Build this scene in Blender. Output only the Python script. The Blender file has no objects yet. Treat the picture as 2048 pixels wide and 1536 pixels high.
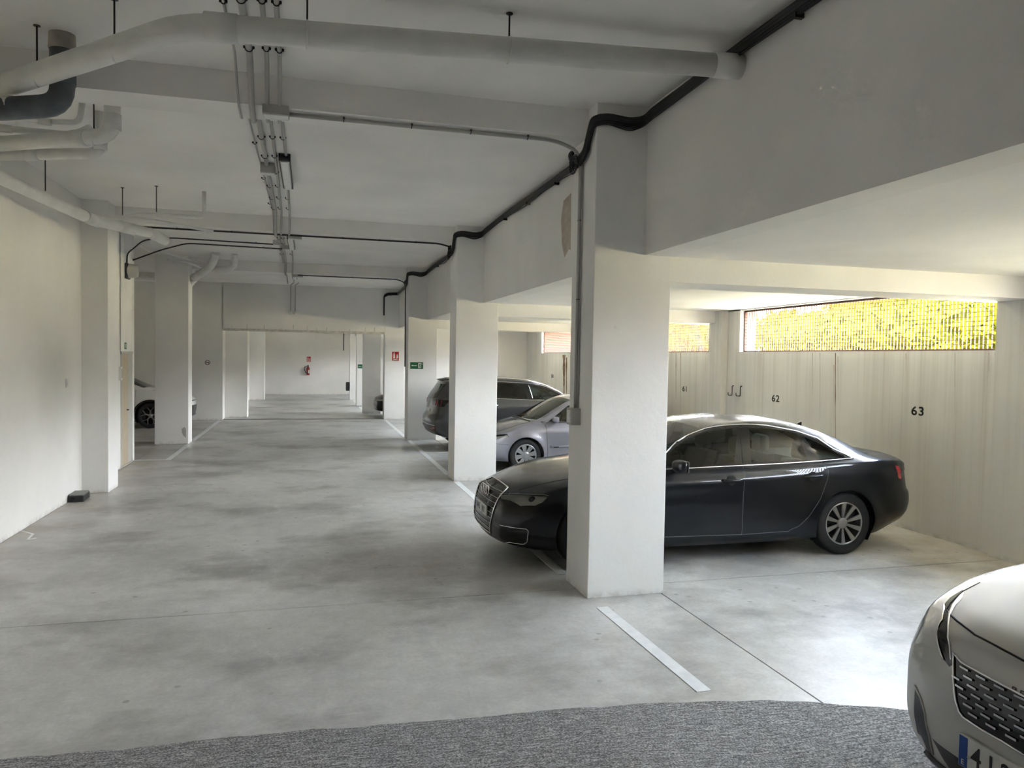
import bpy, bmesh, math, random
from mathutils import Vector, Matrix
from mathutils.bvhtree import BVHTree

random.seed(7)
SC = bpy.context.scene
COL = SC.collection

# ------------------------------------------------------------------ camera
FPX = 1500.0
_p, _y, _r = map(math.radians, (-2.0, 15.1, 0.95))
CAM = Vector((0.0, 0.0, 2.07))
_f = Vector((math.sin(_y) * math.cos(_p), math.cos(_y) * math.cos(_p), math.sin(_p)))
_r0 = Vector((math.cos(_y), -math.sin(_y), 0.0))
_u0 = _r0.cross(_f)
C_R = _r0 * math.cos(_r) + _u0 * math.sin(_r)
C_U = _u0 * math.cos(_r) - _r0 * math.sin(_r)
C_F = _f
cam_data = bpy.data.cameras.new('camera')
cam_data.sensor_width = 36.0
cam_data.lens = FPX / 2048.0 * 36.0
cam_data.clip_start = 0.05
cam_data.clip_end = 500
cam = bpy.data.objects.new('camera', cam_data)
COL.objects.link(cam)
cam.matrix_world = Matrix(((C_R.x, C_U.x, -C_F.x, CAM.x), (C_R.y, C_U.y, -C_F.y, CAM.y),
                           (C_R.z, C_U.z, -C_F.z, CAM.z), (0, 0, 0, 1)))
SC.camera = cam


def ray(px, py):
    return (C_R * ((px - 1024) / FPX) - C_U * ((py - 768) / FPX) + C_F)


def at(px, py, axis, val):
    """The point of the plane axis = val (0 x, 1 y, 2 z) that shows at a photo pixel."""
    d = ray(px, py)
    return CAM + d * ((val - CAM[axis]) / d[axis])


# ------------------------------------------------------------------ sky, sun, exposure
SC.view_settings.view_transform = 'Standard'
SC.view_settings.look = 'None'
SC.view_settings.gamma = 1.0
SC.view_settings.use_curve_mapping = False
SC.view_settings.exposure = 3.82
SC.cycles.use_denoising = True
SC.cycles.use_adaptive_sampling = True
SC.cycles.adaptive_threshold = 0.04
SC.cycles.max_bounces = 8
SC.cycles.diffuse_bounces = 6
SC.cycles.glossy_bounces = 3
SC.cycles.transmission_bounces = 4
SC.cycles.transparent_max_bounces = 8
SC.cycles.sample_clamp_indirect = 4.0
SC.cycles.caustics_reflective = False
SC.cycles.caustics_refractive = False

world = bpy.data.worlds.new('sky')
SC.world = world
world.use_nodes = True
nt = world.node_tree
nt.nodes.clear()
wo = nt.nodes.new('ShaderNodeOutputWorld')
bg = nt.nodes.new('ShaderNodeBackground')
tc = nt.nodes.new('ShaderNodeTexCoord')
sx = nt.nodes.new('ShaderNodeSeparateXYZ')
rp = nt.nodes.new('ShaderNodeValToRGB')
for k, (ps, cc) in enumerate(((0.0, (1.0, 0.90, 0.74)), (0.14, (0.90, 0.93, 1.0)), (0.45, (0.73, 0.84, 1.0)), (1.0, (0.45, 0.66, 1.0)))):
    if k > 1:
        rp.color_ramp.elements.new(ps)
    rp.color_ramp.elements[k].position = ps
    rp.color_ramp.elements[k].color = cc + (1,)
nt.links.new(tc.outputs['Generated'], sx.inputs[0])
nt.links.new(sx.outputs['Z'], rp.inputs[0])
nt.links.new(rp.outputs[0], bg.inputs['Color'])
bg.inputs['Strength'].default_value = 6.0
nt.links.new(bg.outputs[0], wo.inputs[0])


def lamp(name, kind, loc, direction, energy, color=(1, 1, 1)):
    ld = bpy.data.lights.new(name, kind)
    ld.energy = energy
    ld.color = color
    o = bpy.data.objects.new(name, ld)
    o.location = loc
    o.rotation_euler = Vector(direction).to_track_quat('-Z', 'Y').to_euler()
    COL.objects.link(o)
    return o


sun = lamp('sun', 'SUN', (0, -20, 40), (0.50, 0.42, -0.76), 14.0, (1.0, 0.88, 0.68))
sun.data.angle = math.radians(0.6)

WINDOWS = [(0.25, 5.42), (6.48, 11.64), (12.40, 17.85), (18.75, 23.26), (25.7, 30.2), (31.8, 35.6), (36.8, 38.2)]
WX, WZ0, WZ1 = 7.25, 2.24, 2.96      # inner face of the right wall; sill and head of its windows
for a, b in WINDOWS:                 # daylight enters through the windows
    p = lamp('window_daylight', 'AREA', (WX + 0.33, (a + b) / 2, (WZ0 + WZ1) / 2), (-1, 0, 0), 1.0)
    p.data.shape = 'RECTANGLE'
    p.data.size, p.data.size_y = WZ1 - WZ0, b - a
    p.rotation_euler = (0, math.radians(90), 0)
    p.data.cycles.is_portal = True

# ------------------------------------------------------------------ materials
def new_mat(name):
    m = bpy.data.materials.new(name)
    m.use_nodes = True
    b = m.node_tree.nodes['Principled BSDF']
    return m, m.node_tree.nodes, m.node_tree.links, b


def plain(name, col, rough=0.5, metal=0.0, coat=0.0, spec=0.5, emit=None, noise=0.06, scale=12.0, bump=0.0):
    """Principled colour with a little procedural unevenness."""
    m, N, L, b = new_mat(name)
    b.inputs['Roughness'].default_value = rough
    b.inputs['Metallic'].default_value = metal
    b.inputs['Coat Weight'].default_value = coat
    b.inputs['Coat Roughness'].default_value = 0.03
    b.inputs['Specular IOR Level'].default_value = spec
    t = N.new('ShaderNodeTexCoord')
    n = N.new('ShaderNodeTexNoise')
    n.inputs['Scale'].default_value = scale
    n.inputs['Detail'].default_value = 4
    r = N.new('ShaderNodeValToRGB')
    r.color_ramp.elements[0].position, r.color_ramp.elements[1].position = 0.3, 0.7
    r.color_ramp.elements[0].color = tuple(c * (1 - noise) for c in col) + (1,)
    r.color_ramp.elements[1].color = tuple(min(1, c * (1 + noise)) for c in col) + (1,)
    L.new(t.outputs['Object'], n.inputs['Vector'])
    L.new(n.outputs['Fac'], r.inputs[0])
    L.new(r.outputs[0], b.inputs['Base Color'])
    if bump:
        bp = N.new('ShaderNodeBump')
        bp.inputs['Strength'].default_value = bump
        bp.inputs['Distance'].default_value = 0.01
        L.new(n.outputs['Fac'], bp.inputs['Height'])
        L.new(bp.outputs[0], b.inputs['Normal'])
    if emit:
        b.inputs['Emission Color'].default_value = emit[0] + (1,)
        b.inputs['Emission Strength'].default_value = emit[1]
    return m


def glass(name, tint=(0.42, 0.50, 0.46), rough=0.0):
    m, N, L, b = new_mat(name)
    N.remove(b)
    out = N['Material Output']
    tr = N.new('ShaderNodeBsdfTransparent')
    tr.inputs[0].default_value = tint + (1,)
    gl = N.new('ShaderNodeBsdfGlossy')
    gl.inputs['Roughness'].default_value = rough
    fr = N.new('ShaderNodeFresnel')
    fr.inputs[0].default_value = 1.55
    mx = N.new('ShaderNodeMixShader')
    L.new(fr.outputs[0], mx.inputs[0])
    L.new(tr.outputs[0], mx.inputs[1])
    L.new(gl.outputs[0], mx.inputs[2])
    L.new(mx.outputs[0], out.inputs[0])
    return m


def ramp(N, L, src, stops):
    r = N.new('ShaderNodeValToRGB')
    e = r.color_ramp.elements
    while len(e) < len(stops):
        e.new(0.5)
    for k, (p, c) in enumerate(stops):
        e[k].position = p
        e[k].color = (c, c, c, 1) if isinstance(c, (int, float)) else tuple(c) + (1,)
    L.new(src, r.inputs[0])
    return r.outputs[0]


def noise_tex(N, L, vec, scale, detail=5, rough=0.55, mapping=None):
    if mapping:
        mp = N.new('ShaderNodeMapping')
        mp.inputs['Scale'].default_value = mapping
        L.new(vec, mp.inputs[0])
        vec = mp.outputs[0]
    n = N.new('ShaderNodeTexNoise')
    n.inputs['Scale'].default_value = scale
    n.inputs['Detail'].default_value = detail
    n.inputs['Roughness'].default_value = rough
    L.new(vec, n.inputs['Vector'])
    return n.outputs['Fac']


def mix(N, L, fac, a, b, mode='MIX'):
    m = N.new('ShaderNodeMix')
    m.data_type = 'RGBA'
    m.blend_type = mode
    for s, v in ((0, fac), (6, a), (7, b)):
        if isinstance(v, (int, float)):
            m.inputs[s].default_value = v
        elif isinstance(v, tuple):
            m.inputs[s].default_value = v + (1,)
        else:
            L.new(v, m.inputs[s])
    return m.outputs[2]


def world_pos(N):
    return N.new('ShaderNodeNewGeometry').outputs['Position']


def painted_wall(name, col=(0.80, 0.78, 0.73), grime=0.5, streaks=False, scuff=True):
    """Matt white emulsion on render: slight mottling, scuffs, optional rain streaks under windows."""
    m, N, L, b = new_mat(name)
    pos = world_pos(N)
    big = ramp(N, L, noise_tex(N, L, pos, 0.7, 6), [(0.35, 0.90), (0.65, 1.0)])
    c = mix(N, L, 1.0, col, big, 'MULTIPLY')
    if scuff:
        sc = ramp(N, L, noise_tex(N, L, pos, 5.0, 8, 0.7), [(0.66, 0.0), (0.78, 1.0)])
        c = mix(N, L, mix(N, L, 1.0, sc, (grime * 0.35,) * 3, 'MULTIPLY'), c, (0.42, 0.38, 0.30))
    sep = N.new('ShaderNodeSeparateXYZ')
    L.new(pos, sep.inputs[0])
    foot = N.new('ShaderNodeMapRange')
    foot.inputs[1].default_value, foot.inputs[2].default_value = 0.0, 0.07
    foot.inputs[3].default_value, foot.inputs[4].default_value = 1.0, 0.0
    L.new(sep.outputs['Z'], foot.inputs[0])
    dirt = ramp(N, L, noise_tex(N, L, pos, 9.0, 6, 0.65), [(0.42, 0.0), (0.60, 1.0)])
    dm = mix(N, L, 1.0, foot.outputs[0], dirt, 'MULTIPLY')
    c = mix(N, L, mix(N, L, 1.0, dm, (0.45,) * 3, 'MULTIPLY'), c, (0.34, 0.29, 0.22))
    if streaks:
        st = ramp(N, L, noise_tex(N, L, pos, 1.0, 5, 0.7, (1.0, 7.5, 0.16)), [(0.44, 0.0), (0.68, 1.0)])
        fine = ramp(N, L, noise_tex(N, L, pos, 1.0, 3, 0.6, (1.0, 26.0, 0.10)), [(0.52, 0.0), (0.66, 1.0)])
        st = mix(N, L, 1.0, st, mix(N, L, 0.5, fine, (0.75,) * 3), 'MULTIPLY')
        fade = N.new('ShaderNodeMapRange')
        fade.inputs[1].default_value, fade.inputs[2].default_value = 0.35, 2.25
        fade.inputs[3].default_value, fade.inputs[4].default_value = 0.25, 1.0
        L.new(sep.outputs['Z'], fade.inputs[0])
        st = mix(N, L, 1.0, st, fade.outputs[0], 'MULTIPLY')
        c = mix(N, L, mix(N, L, 1.0, st, (0.62,) * 3, 'MULTIPLY'), c, (0.30, 0.22, 0.13))
    L.new(c, b.inputs['Base Color'])
    b.inputs['Roughness'].default_value = 0.75
    b.inputs['Specular IOR Level'].default_value = 0.25
    bp = N.new('ShaderNodeBump')
    bp.inputs['Strength'].default_value = 0.18
    bp.inputs['Distance'].default_value = 0.01
    L.new(noise_tex(N, L, pos, 22.0, 5), bp.inputs['Height'])
    L.new(bp.outputs[0], b.inputs['Normal'])
    return m


def concrete_floor(name):
    m, N, L, b = new_mat(name)
    pos = world_pos(N)
    a = ramp(N, L, noise_tex(N, L, pos, 0.55, 8, 0.6), [(0.28, 0.66), (0.48, 0.92), (0.72, 1.08)])
    c = mix(N, L, 1.0, (0.60, 0.588, 0.555), a, 'MULTIPLY')
    d = ramp(N, L, noise_tex(N, L, pos, 0.9, 7, 0.62, (0.8, 1.0, 1.0)), [(0.50, 0.0), (0.66, 1.0)])
    c = mix(N, L, mix(N, L, 1.0, d, (0.75,) * 3, 'MULTIPLY'), c, (0.25, 0.24, 0.22))
    w = ramp(N, L, noise_tex(N, L, pos, 3.2, 9, 0.72, (1.0, 0.55, 1.0)), [(0.56, 0.0), (0.74, 1.0)])
    c = mix(N, L, mix(N, L, 1.0, w, (0.55,) * 3, 'MULTIPLY'), c, (0.74, 0.74, 0.72))
    med = ramp(N, L, noise_tex(N, L, pos, 6.5, 7, 0.7), [(0.32, 0.88), (0.68, 1.09)])
    c = mix(N, L, 1.0, c, med, 'MULTIPLY')
    scr = ramp(N, L, noise_tex(N, L, pos, 1.0, 3, 0.6, (2.5, 30.0, 1.0)), [(0.66, 0.0), (0.74, 1.0)])
    c = mix(N, L, mix(N, L, 1.0, scr, (0.22,) * 3, 'MULTIPLY'), c, (0.78, 0.78, 0.76))
    fine = ramp(N, L, noise_tex(N, L, pos, 38.0, 4, 0.6), [(0.30, 0.91), (0.70, 1.06)])
    c = mix(N, L, 1.0, c, fine, 'MULTIPLY')
    sp = N.new('ShaderNodeTexVoronoi')
    sp.inputs['Scale'].default_value = 3.1
    sp.inputs['Randomness'].default_value = 1.0
    flat = N.new('ShaderNodeVectorMath')
    flat.operation = 'MULTIPLY'
    flat.inputs[1].default_value = (1, 1, 0)
    L.new(pos, flat.inputs[0])
    sp.voronoi_dimensions = '2D'
    L.new(flat.outputs[0], sp.inputs['Vector'])
    spots = ramp(N, L, sp.outputs['Distance'], [(0.045, 1.0), (0.075, 0.0)])
    gate = ramp(N, L, noise_tex(N, L, flat.outputs[0], 0.8, 2), [(0.56, 0.0), (0.60, 1.0)])
    spots = mix(N, L, 1.0, spots, gate, 'MULTIPLY')
    c = mix(N, L, mix(N, L, 1.0, spots, (0.5,) * 3, 'MULTIPLY'), c, (0.14, 0.14, 0.13))
    # sandy dust swept against the walls
    sep = N.new('ShaderNodeSeparateXYZ')
    L.new(pos, sep.inputs[0])
    du = N.new('ShaderNodeMapRange')
    du.inputs[1].default_value, du.inputs[2].default_value = 5.6, 7.2
    L.new(sep.outputs['X'], du.inputs[0])
    dl = N.new('ShaderNodeMapRange')
    dl.inputs[1].default_value, dl.inputs[2].default_value = -2.3, -3.2
    L.new(sep.outputs['X'], dl.inputs[0])
    dust = mix(N, L, 1.0, du.outputs[0], dl.outputs[0], 'ADD')
    dn = ramp(N, L, noise_tex(N, L, pos, 1.6, 6), [(0.35, 0.15), (0.65, 0.75)])
    c = mix(N, L, mix(N, L, 1.0, dust, dn, 'MULTIPLY'), c, (0.36, 0.30, 0.21))
    L.new(c, b.inputs['Base Color'])
    r = ramp(N, L, noise_tex(N, L, pos, 1.3, 6, 0.6), [(0.30, 0.30), (0.70, 0.44)])
    L.new(r, b.inputs['Roughness'])
    b.inputs['Specular IOR Level'].default_value = 0.36
    bp = N.new('ShaderNodeBump')
    bp.inputs['Strength'].default_value = 0.06
    bp.inputs['Distance'].default_value = 0.01
    L.new(noise_tex(N, L, pos, 14.0, 6), bp.inputs['Height'])
    L.new(bp.outputs[0], b.inputs['Normal'])
    return m


def asphalt(name):
    m, N, L, b = new_mat(name)
    pos = world_pos(N)
    g = noise_tex(N, L, pos, 95.0, 4, 0.75)
    s = noise_tex(N, L, pos, 1.0, 4, 0.65, (9.0, 62.0, 1.0))
    h = mix(N, L, 0.32, g, s)
    c = ramp(N, L, h, [(0.40, (0.045, 0.042, 0.04)), (0.50, (0.21, 0.20, 0.195)), (0.60, (0.56, 0.55, 0.53))])
    L.new(c, b.inputs['Base Color'])
    b.inputs['Roughness'].default_value = 0.8
    bp = N.new('ShaderNodeBump')
    bp.inputs['Strength'].default_value = 0.8
    bp.inputs['Distance'].default_value = 0.006
    L.new(h, bp.inputs['Height'])
    L.new(bp.outputs[0], b.inputs['Normal'])
    return m


M = dict(
    wall=painted_wall('white_wall_paint', (0.88, 0.862, 0.815)),
    wall_r=painted_wall('streaked_wall_paint', (0.76, 0.745, 0.70), streaks=True),
    ceil=painted_wall('ceiling_paint', (0.91, 0.893, 0.85), scuff=False),
    pillar=painted_wall('pillar_paint', (0.89, 0.878, 0.84), grime=0.8),
    floor=concrete_floor('polished_concrete'),
    joint=plain('joint_filler', (0.05, 0.05, 0.05), 0.9),
    asphalt=asphalt('grooved_asphalt'),
    line=plain('line_paint', (0.80, 0.81, 0.80), 0.55, noise=0.08, scale=9),
    pvc=plain('white_pvc', (0.78, 0.77, 0.73), 0.35, noise=0.06, scale=6),
    conduit=plain('grey_conduit', (0.42, 0.41, 0.38), 0.45),
    black=plain('black_rubber', (0.012, 0.012, 0.012), 0.5),
    blackplastic=plain('black_plastic', (0.018, 0.018, 0.018), 0.4),
    steel=plain('dark_steel', (0.06, 0.055, 0.05), 0.45, 0.7),
    greypvc=plain('grey_pvc', (0.10, 0.11, 0.12), 0.4, noise=0.3, scale=9),
    rust=plain('rusty_red_steel', (0.080, 0.027, 0.011), 0.7, 0.0, noise=0.25),
    boxgrey=plain('grey_box_plastic', (0.46, 0.45, 0.41), 0.45),
    boxwhite=plain('white_box_plastic', (0.75, 0.75, 0.72), 0.4),
    diffuser=plain('lamp_diffuser', (0.80, 0.80, 0.78), 0.3),
    door=plain('beige_door', (0.52, 0.44, 0.31), 0.5, noise=0.05),
    doorframe=plain('grey_door_frame', (0.50, 0.49, 0.45), 0.45),
    red=plain('sign_red', (0.55, 0.015, 0.02), 0.4),
    green=plain('sign_green', (0.01, 0.13, 0.045), 0.4),
    white=plain('sign_white', (0.82, 0.82, 0.78), 0.4),
    ink=plain('stencil_ink', (0.02, 0.018, 0.016), 0.8, noise=0.3, scale=30),
    chrome=plain('chrome', (0.75, 0.75, 0.75), 0.12, 1.0),
    raw=plain('raw_concrete', (0.40, 0.36, 0.30), 0.9, noise=0.3, scale=8),
)


# ------------------------------------------------------------------ object helpers
def tag(o, label=None, cat=None, group=None, kind=None):
    if label:
        o['label'] = label
    if cat:
        o['category'] = cat
    if group:
        o['group'] = group
    if kind:
        o['kind'] = kind
    return o


def empty(name, loc=(0, 0, 0), rz=0.0, **kw):
    o = bpy.data.objects.new(name, None)
    o.location = loc
    o.rotation_euler = (0, 0, rz)
    o.empty_display_size = 0.1
    COL.objects.link(o)
    return tag(o, **kw)


def copy_tree(o, parent=None):
    c = o.copy()
    COL.objects.link(c)
    c.parent = parent
    for ch in o.children:
        copy_tree(ch, c)
    return c


class MB:
    """Collects simple shapes into one mesh."""

    def __init__(self):
        self.v, self.f, self.sm = [], [], []

    def add(self, vs, fs, smooth=False):
        k = len(self.v)
        self.v += [tuple(p) for p in vs]
        self.f += [tuple(i + k for i in q) for q in fs]
        self.sm += [smooth] * len(fs)
        return self

    def box(self, a, b, bev=0.0):
        x0, y0, z0 = a
        x1, y1, z1 = b
        if bev <= 0:
            vs = [(x, y, z) for x in (x0, x1) for y in (y0, y1) for z in (z0, z1)]
            return self.add(vs, [(0, 1, 3, 2), (4, 6, 7, 5), (0, 4, 5, 1), (2, 3, 7, 6), (0, 2, 6, 4), (1, 5, 7, 3)])
        bm = bmesh.new()
        bmesh.ops.create_cube(bm, size=1)
        for v in bm.verts:
            v.co = Vector(((x0 + x1) / 2 + v.co.x * (x1 - x0), (y0 + y1) / 2 + v.co.y * (y1 - y0), (z0 + z1) / 2 + v.co.z * (z1 - z0)))
        bmesh.ops.bevel(bm, geom=bm.edges[:], offset=bev, segments=2, profile=0.5, affect='EDGES')
        bm.verts.index_update()
        self.add([v.co for v in bm.verts], [[v.index for v in f.verts] for f in bm.faces])
        bm.free()
        return self

    def prism(self, pts, vec):
        """A polygon (3D points) pushed along vec."""
        n = len(pts)
        vec = Vector(vec)
        P = [Vector(p) for p in pts]
        vs = P + [p + vec for p in P]
        fs = [tuple(range(n))[::-1], tuple(range(n, 2 * n))] + [(i, (i + 1) % n, n + (i + 1) % n, n + i) for i in range(n)]
        return self.add(vs, fs)

    def tube(self, pts, r, seg=10, fillet=0.0, cap=True, flat=1.0):
        P = [Vector(p) for p in pts]
        if fillet > 0 and len(P) > 2:
            Q = [P[0]]
            for i in range(1, len(P) - 1):
                a, b = (P[i - 1] - P[i]), (P[i + 1] - P[i])
                d = min(fillet, a.length * 0.49, b.length * 0.49)
                s, e = P[i] + a.normalized() * d, P[i] + b.normalized() * d
                for k in range(6):
                    t = k / 5
                    Q.append(s * (1 - t) ** 2 + P[i] * 2 * t * (1 - t) + e * t * t)
            Q.append(P[-1])
            P = Q
        P = [p for i, p in enumerate(P) if i == 0 or (p - P[i - 1]).length > 1e-6]
        n = len(P)
        T = [((P[min(i + 1, n - 1)] - P[max(i - 1, 0)]).normalized()) for i in range(n)]
        up = Vector((0, 0, 1)) if abs(T[0].z) < 0.9 else Vector((1, 0, 0))
        u = T[0].cross(up).normalized()
        vs, fs = [], []
        for i in range(n):
            u = (u - T[i] * u.dot(T[i])).normalized()
            w = T[i].cross(u)
            ri = r[min(i, len(r) - 1)] if isinstance(r, (list, tuple)) else r
            for k in range(seg):
                a = 2 * math.pi * k / seg
                vs.append(P[i] + u * (math.cos(a) * ri) + w * (math.sin(a) * ri * flat))
        for i in range(n - 1):
            for k in range(seg):
                k2 = (k + 1) % seg
                fs.append((i * seg + k, i * seg + k2, (i + 1) * seg + k2, (i + 1) * seg + k))
        self.add(vs, fs, True)
        if cap:
            b = len(self.v) - len(vs)
            self.f += [tuple(b + k for k in range(seg))[::-1], tuple(b + (n - 1) * seg + k for k in range(seg))]
            self.sm += [False, False]
        return self

    def lathe(self, prof, org, axis, seg=32, smooth=True):
        """prof: list of (distance along axis, radius)."""
        a = Vector(axis).normalized()
        u = a.orthogonal().normalized()
        w = a.cross(u)
        org = Vector(org)
        vs, fs = [], []
        for d, r in prof:
            for k in range(seg):
                t = 2 * math.pi * k / seg
                vs.append(org + a * d + (u * math.cos(t) + w * math.sin(t)) * r)
        for i in range(len(prof) - 1):
            for k in range(seg):
                k2 = (k + 1) % seg
                fs.append((i * seg + k, i * seg + k2, (i + 1) * seg + k2, (i + 1) * seg + k))
        return self.add(vs, fs, smooth)

    def disc(self, org, axis, r, seg=24, depth=0.0):
        return self.lathe([(0, 1e-4), (0, r), (-depth, r), (-depth, 1e-4)] if depth else [(0, 1e-4), (0, r)], org, axis, seg, False)

    def mesh(self, name):
        me = bpy.data.meshes.new(name)
        me.from_pydata(self.v, [], self.f)
        me.polygons.foreach_set('use_smooth', self.sm)
        me.update()
        return me

    def build(self, name, mat, parent=None, **kw):
        me = self.mesh(name)
        me.materials.append(mat)
        o = bpy.data.objects.new(name, me)
        COL.objects.link(o)
        if parent is not None:
            o.parent = parent
        return tag(o, **kw)


def struct(name, mb, mat, label, parent=None):
    return mb.build(name, mat, parent, label=label, kind='structure' if parent is None else None)


def text_mesh(s, size, mat, name, parent, loc, xdir, ydir, depth=0.002, bold=0.0, sx=1.0, label=None, center=True):
    """Lettering on a surface: xdir reading direction, ydir up."""
    cu = bpy.data.curves.new(name, 'FONT')
    cu.body = s
    cu.size = size
    cu.extrude = depth / 2
    cu.offset = bold
    if center:
        cu.align_x, cu.align_y = 'CENTER', 'CENTER'
    tmp = bpy.data.objects.new(name, cu)
    me = tmp.to_mesh().copy()
    tmp.to_mesh_clear()
    bpy.data.objects.remove(tmp)
    me.materials.clear()
    me.materials.append(mat)
    x, y = Vector(xdir).normalized(), Vector(ydir).normalized()
    z = x.cross(y)
    mt = Matrix(((x.x * sx, y.x, z.x, loc[0]), (x.y * sx, y.y, z.y, loc[1]), (x.z * sx, y.z, z.z, loc[2]), (0, 0, 0, 1)))
    me.transform(mt)
    o = bpy.data.objects.new(name, me)
    COL.objects.link(o)
    o.parent = parent
    return tag(o, label=label)
# ================================================================== the building
ZC, ZB = 4.24, 2.98          # aisle ceiling; lower ceiling over the right-hand bays
BX = 2.80                    # face of the step between them
PX0, PX1 = 2.33, 3.05        # right-hand pillar row
PY = [6.02, 12.26, 18.50]
YE = 24.70                   # wall with the portal
YF = 40.3                    # far wall

# floor: cast slabs with saw-cut joints
floor = empty('floor', kind='structure', label='grey polished concrete garage floor cast in slabs')
MB().box((-9.0, -7.2, -0.30), (7.6, 41.0, -0.03)).build('sub_base', M['joint'], floor)
gx = [-9.0, -3.18, 3.03, 7.56]
gy = [-7.2, 0.1, 6.30, 12.55, 18.8, 24.95, 31.2, 41.0]
for i in range(3):
    for j in range(7):
        g = 0.006
        MB().box((gx[i] + g, gy[j] + g, -0.10), (gx[i + 1] - g, gy[j + 1] - g, 0.0)).build('slab', M['floor'], floor)


def stripe(a, b, w, name='parking_line'):
    a, b = Vector((a[0], a[1], 0)), Vector((b[0], b[1], 0))
    d = (b - a).normalized()
    s = Vector((-d.y, d.x, 0)) * (w / 2)
    P = [a - s, b - s, b + s, a + s]
    return MB().prism([(q.x, q.y, 0.0005) for q in P], (0, 0, 0.003)).build(name, M['line'], floor, label='painted white bay line')


stripe((2.40, 4.15), (2.37, 5.78), 0.10)
for y0, y1 in ((6.75, 12.2), (12.9, 18.4), (19.1, 24.4)):
    stripe((2.36, y0), (2.36, y1), 0.10)
for y in (9.15, 15.35, 16.0, 21.6):
    if y != 15.35:
        stripe((2.42, y), (6.9, y), 0.10)
stripe((-2.62, 15.62), (-2.62, 18.1), 0.10)
stripe((-2.65, 18.9), (-2.66, 24.3), 0.10)
stripe((-3.25, 15.60), (-2.57, 15.60), 0.09)
for y0, y1 in ((28.0, 30.8), (31.8, 35.0)):
    stripe((1.95, y0), (1.95, y1), 0.10)
# a scribbled mark of white paint by the left wall
q = [at(42, 1062, 2, 0), at(66, 1068, 2, 0), at(54, 1080, 2, 0), at(72, 1076, 2, 0)]
mk = MB()
for a, b in zip(q[:-1], q[1:]):
    mk.tube([(a.x, a.y, 0.001), (b.x, b.y, 0.001)], 0.014, 6, flat=0.1)
mk.build('paint_mark', M['white'], floor, label='scribble of white paint')

# asphalt ramp that comes down towards the floor
mbr = MB()
NX, NY = 120, 60
vs = []
rr = random.Random(3)
wob = [0.0] * (NX + 1)
for k in range(1, NX + 1):
    wob[k] = wob[k - 1] * 0.7 + rr.uniform(-0.012, 0.012)
edge_pts = [(-3.18, 4.28), (-1.5, 4.25), (0.23, 4.19), (1.2, 4.13), (2.0, 4.06), (2.6, 3.98), (3.0, 3.86), (3.5, 3.64), (4.2, 3.45), (7.25, 3.3)]


def edge_y(x):
    for (xa, ya), (xb, yb) in zip(edge_pts[:-1], edge_pts[1:]):
        if x <= xb:
            return ya + (yb - ya) * (x - xa) / (xb - xa)
    return edge_pts[-1][1]


def ss(a, b, x):
    t = min(1, max(0, (x - a) / (b - a)))
    return t * t * (3 - 2 * t)


for j in range(NY + 1):
    t = j / NY
    for i in range(NX + 1):
        x = -3.18 + (7.25 + 3.18) * i / NX
        y1 = edge_y(x) + wob[i]
        y = y1 + (-7.2 - y1) * t ** 1.6
        z = 0.006 + 0.105 * max(0, y1 - y) * (1 - ss(1.5, 2.5, x)) if j else 0.0
        vs.append((x, y, z))
fs = [(j * (NX + 1) + i, (j + 1) * (NX + 1) + i, (j + 1) * (NX + 1) + i + 1, j * (NX + 1) + i + 1) for j in range(NY) for i in range(NX)]
mbr.add(vs, fs, False)
struct('ramp', mbr, M['asphalt'], 'dark grooved asphalt ramp rising at the edge of the concrete floor')

# ceilings
struct('ceiling', MB().box((-3.4, -7.2, ZC), (BX + 0.3, YE + 0.3, ZC + 0.3)), M['ceil'], 'white painted high ceiling over the driving aisle')
struct('ceiling_low', MB().box((BX + 0.02, -7.2, ZB), (WX + 0.3, YE + 0.3, ZB + 0.25)), M['ceil'], 'low white ceiling above the parking bays by the grilles')
struct('beam_step', MB().box((BX, -7.2, ZB - 0.001), (BX + 0.25, YE + 0.02, ZC + 0.02)), M['wall'], 'deep white upstand beam running over the row of pillars')
for k, y in enumerate(PY):
    nm = ('first', 'second', 'third')[k]
    struct('beam', MB().box((-3.3, y + 0.20, 4.0), (BX + 0.02, y + 0.58, ZC + 0.02)), M['ceil'], 'shallow white ceiling beam over the aisle at the %s pillar' % nm)
    struct('beam', MB().box((PX1 - 0.02, y + 0.02, 2.76), (WX + 0.02, y + 0.56, ZB + 0.02)), M['ceil'], 'white beam from the %s pillar to the grille wall' % nm)
    struct('pillar', MB().box((PX0, y, -0.005), (PX1, y + 0.56, ZC + 0.02), 0.008), M['pillar'], 'square white concrete pillar, %s in the row beside the dark sedan' % nm)

# left side
struct('wall_left', MB().box((-3.48, -7.2, 0), (-3.18, 12.1, ZC + 0.02)).box((-3.53, 12.0, 0), (-3.23, 14.60, ZC + 0.02))
       .box((-3.53, 15.52, 0), (-3.23, 15.66, ZC + 0.02)).box((-3.53, 14.55, 2.06), (-3.23, 15.55, ZC + 0.02)), M['wall'], 'long white side wall with the beige door')
struct('pilaster', MB().box((-3.4, 12.05, 0), (-2.83, 12.62, ZC + 0.02), 0.008), M['pillar'], 'white pilaster standing out of the left wall beside the door')
struct('pillar', MB().box((-3.34, 18.2, 0), (-2.64, 18.75, ZC + 0.02), 0.008), M['pillar'], 'square white pillar with a grey scuff, in front of the white crossover')
struct('wall_bay', MB().box((-9.2, 15.36, 0), (-3.3, 15.66, 4.25)).box((-9.2, 15.6, 0), (-8.9, 25.5, 4.25)), M['wall'], 'wall of the side bay behind the white crossover')
struct('ceiling_bay', MB().box((-9.2, 15.4, 4.20), (-3.35, 25.6, 4.5)), M['ceil'], 'ceiling of the side bay above the white crossover')

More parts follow.
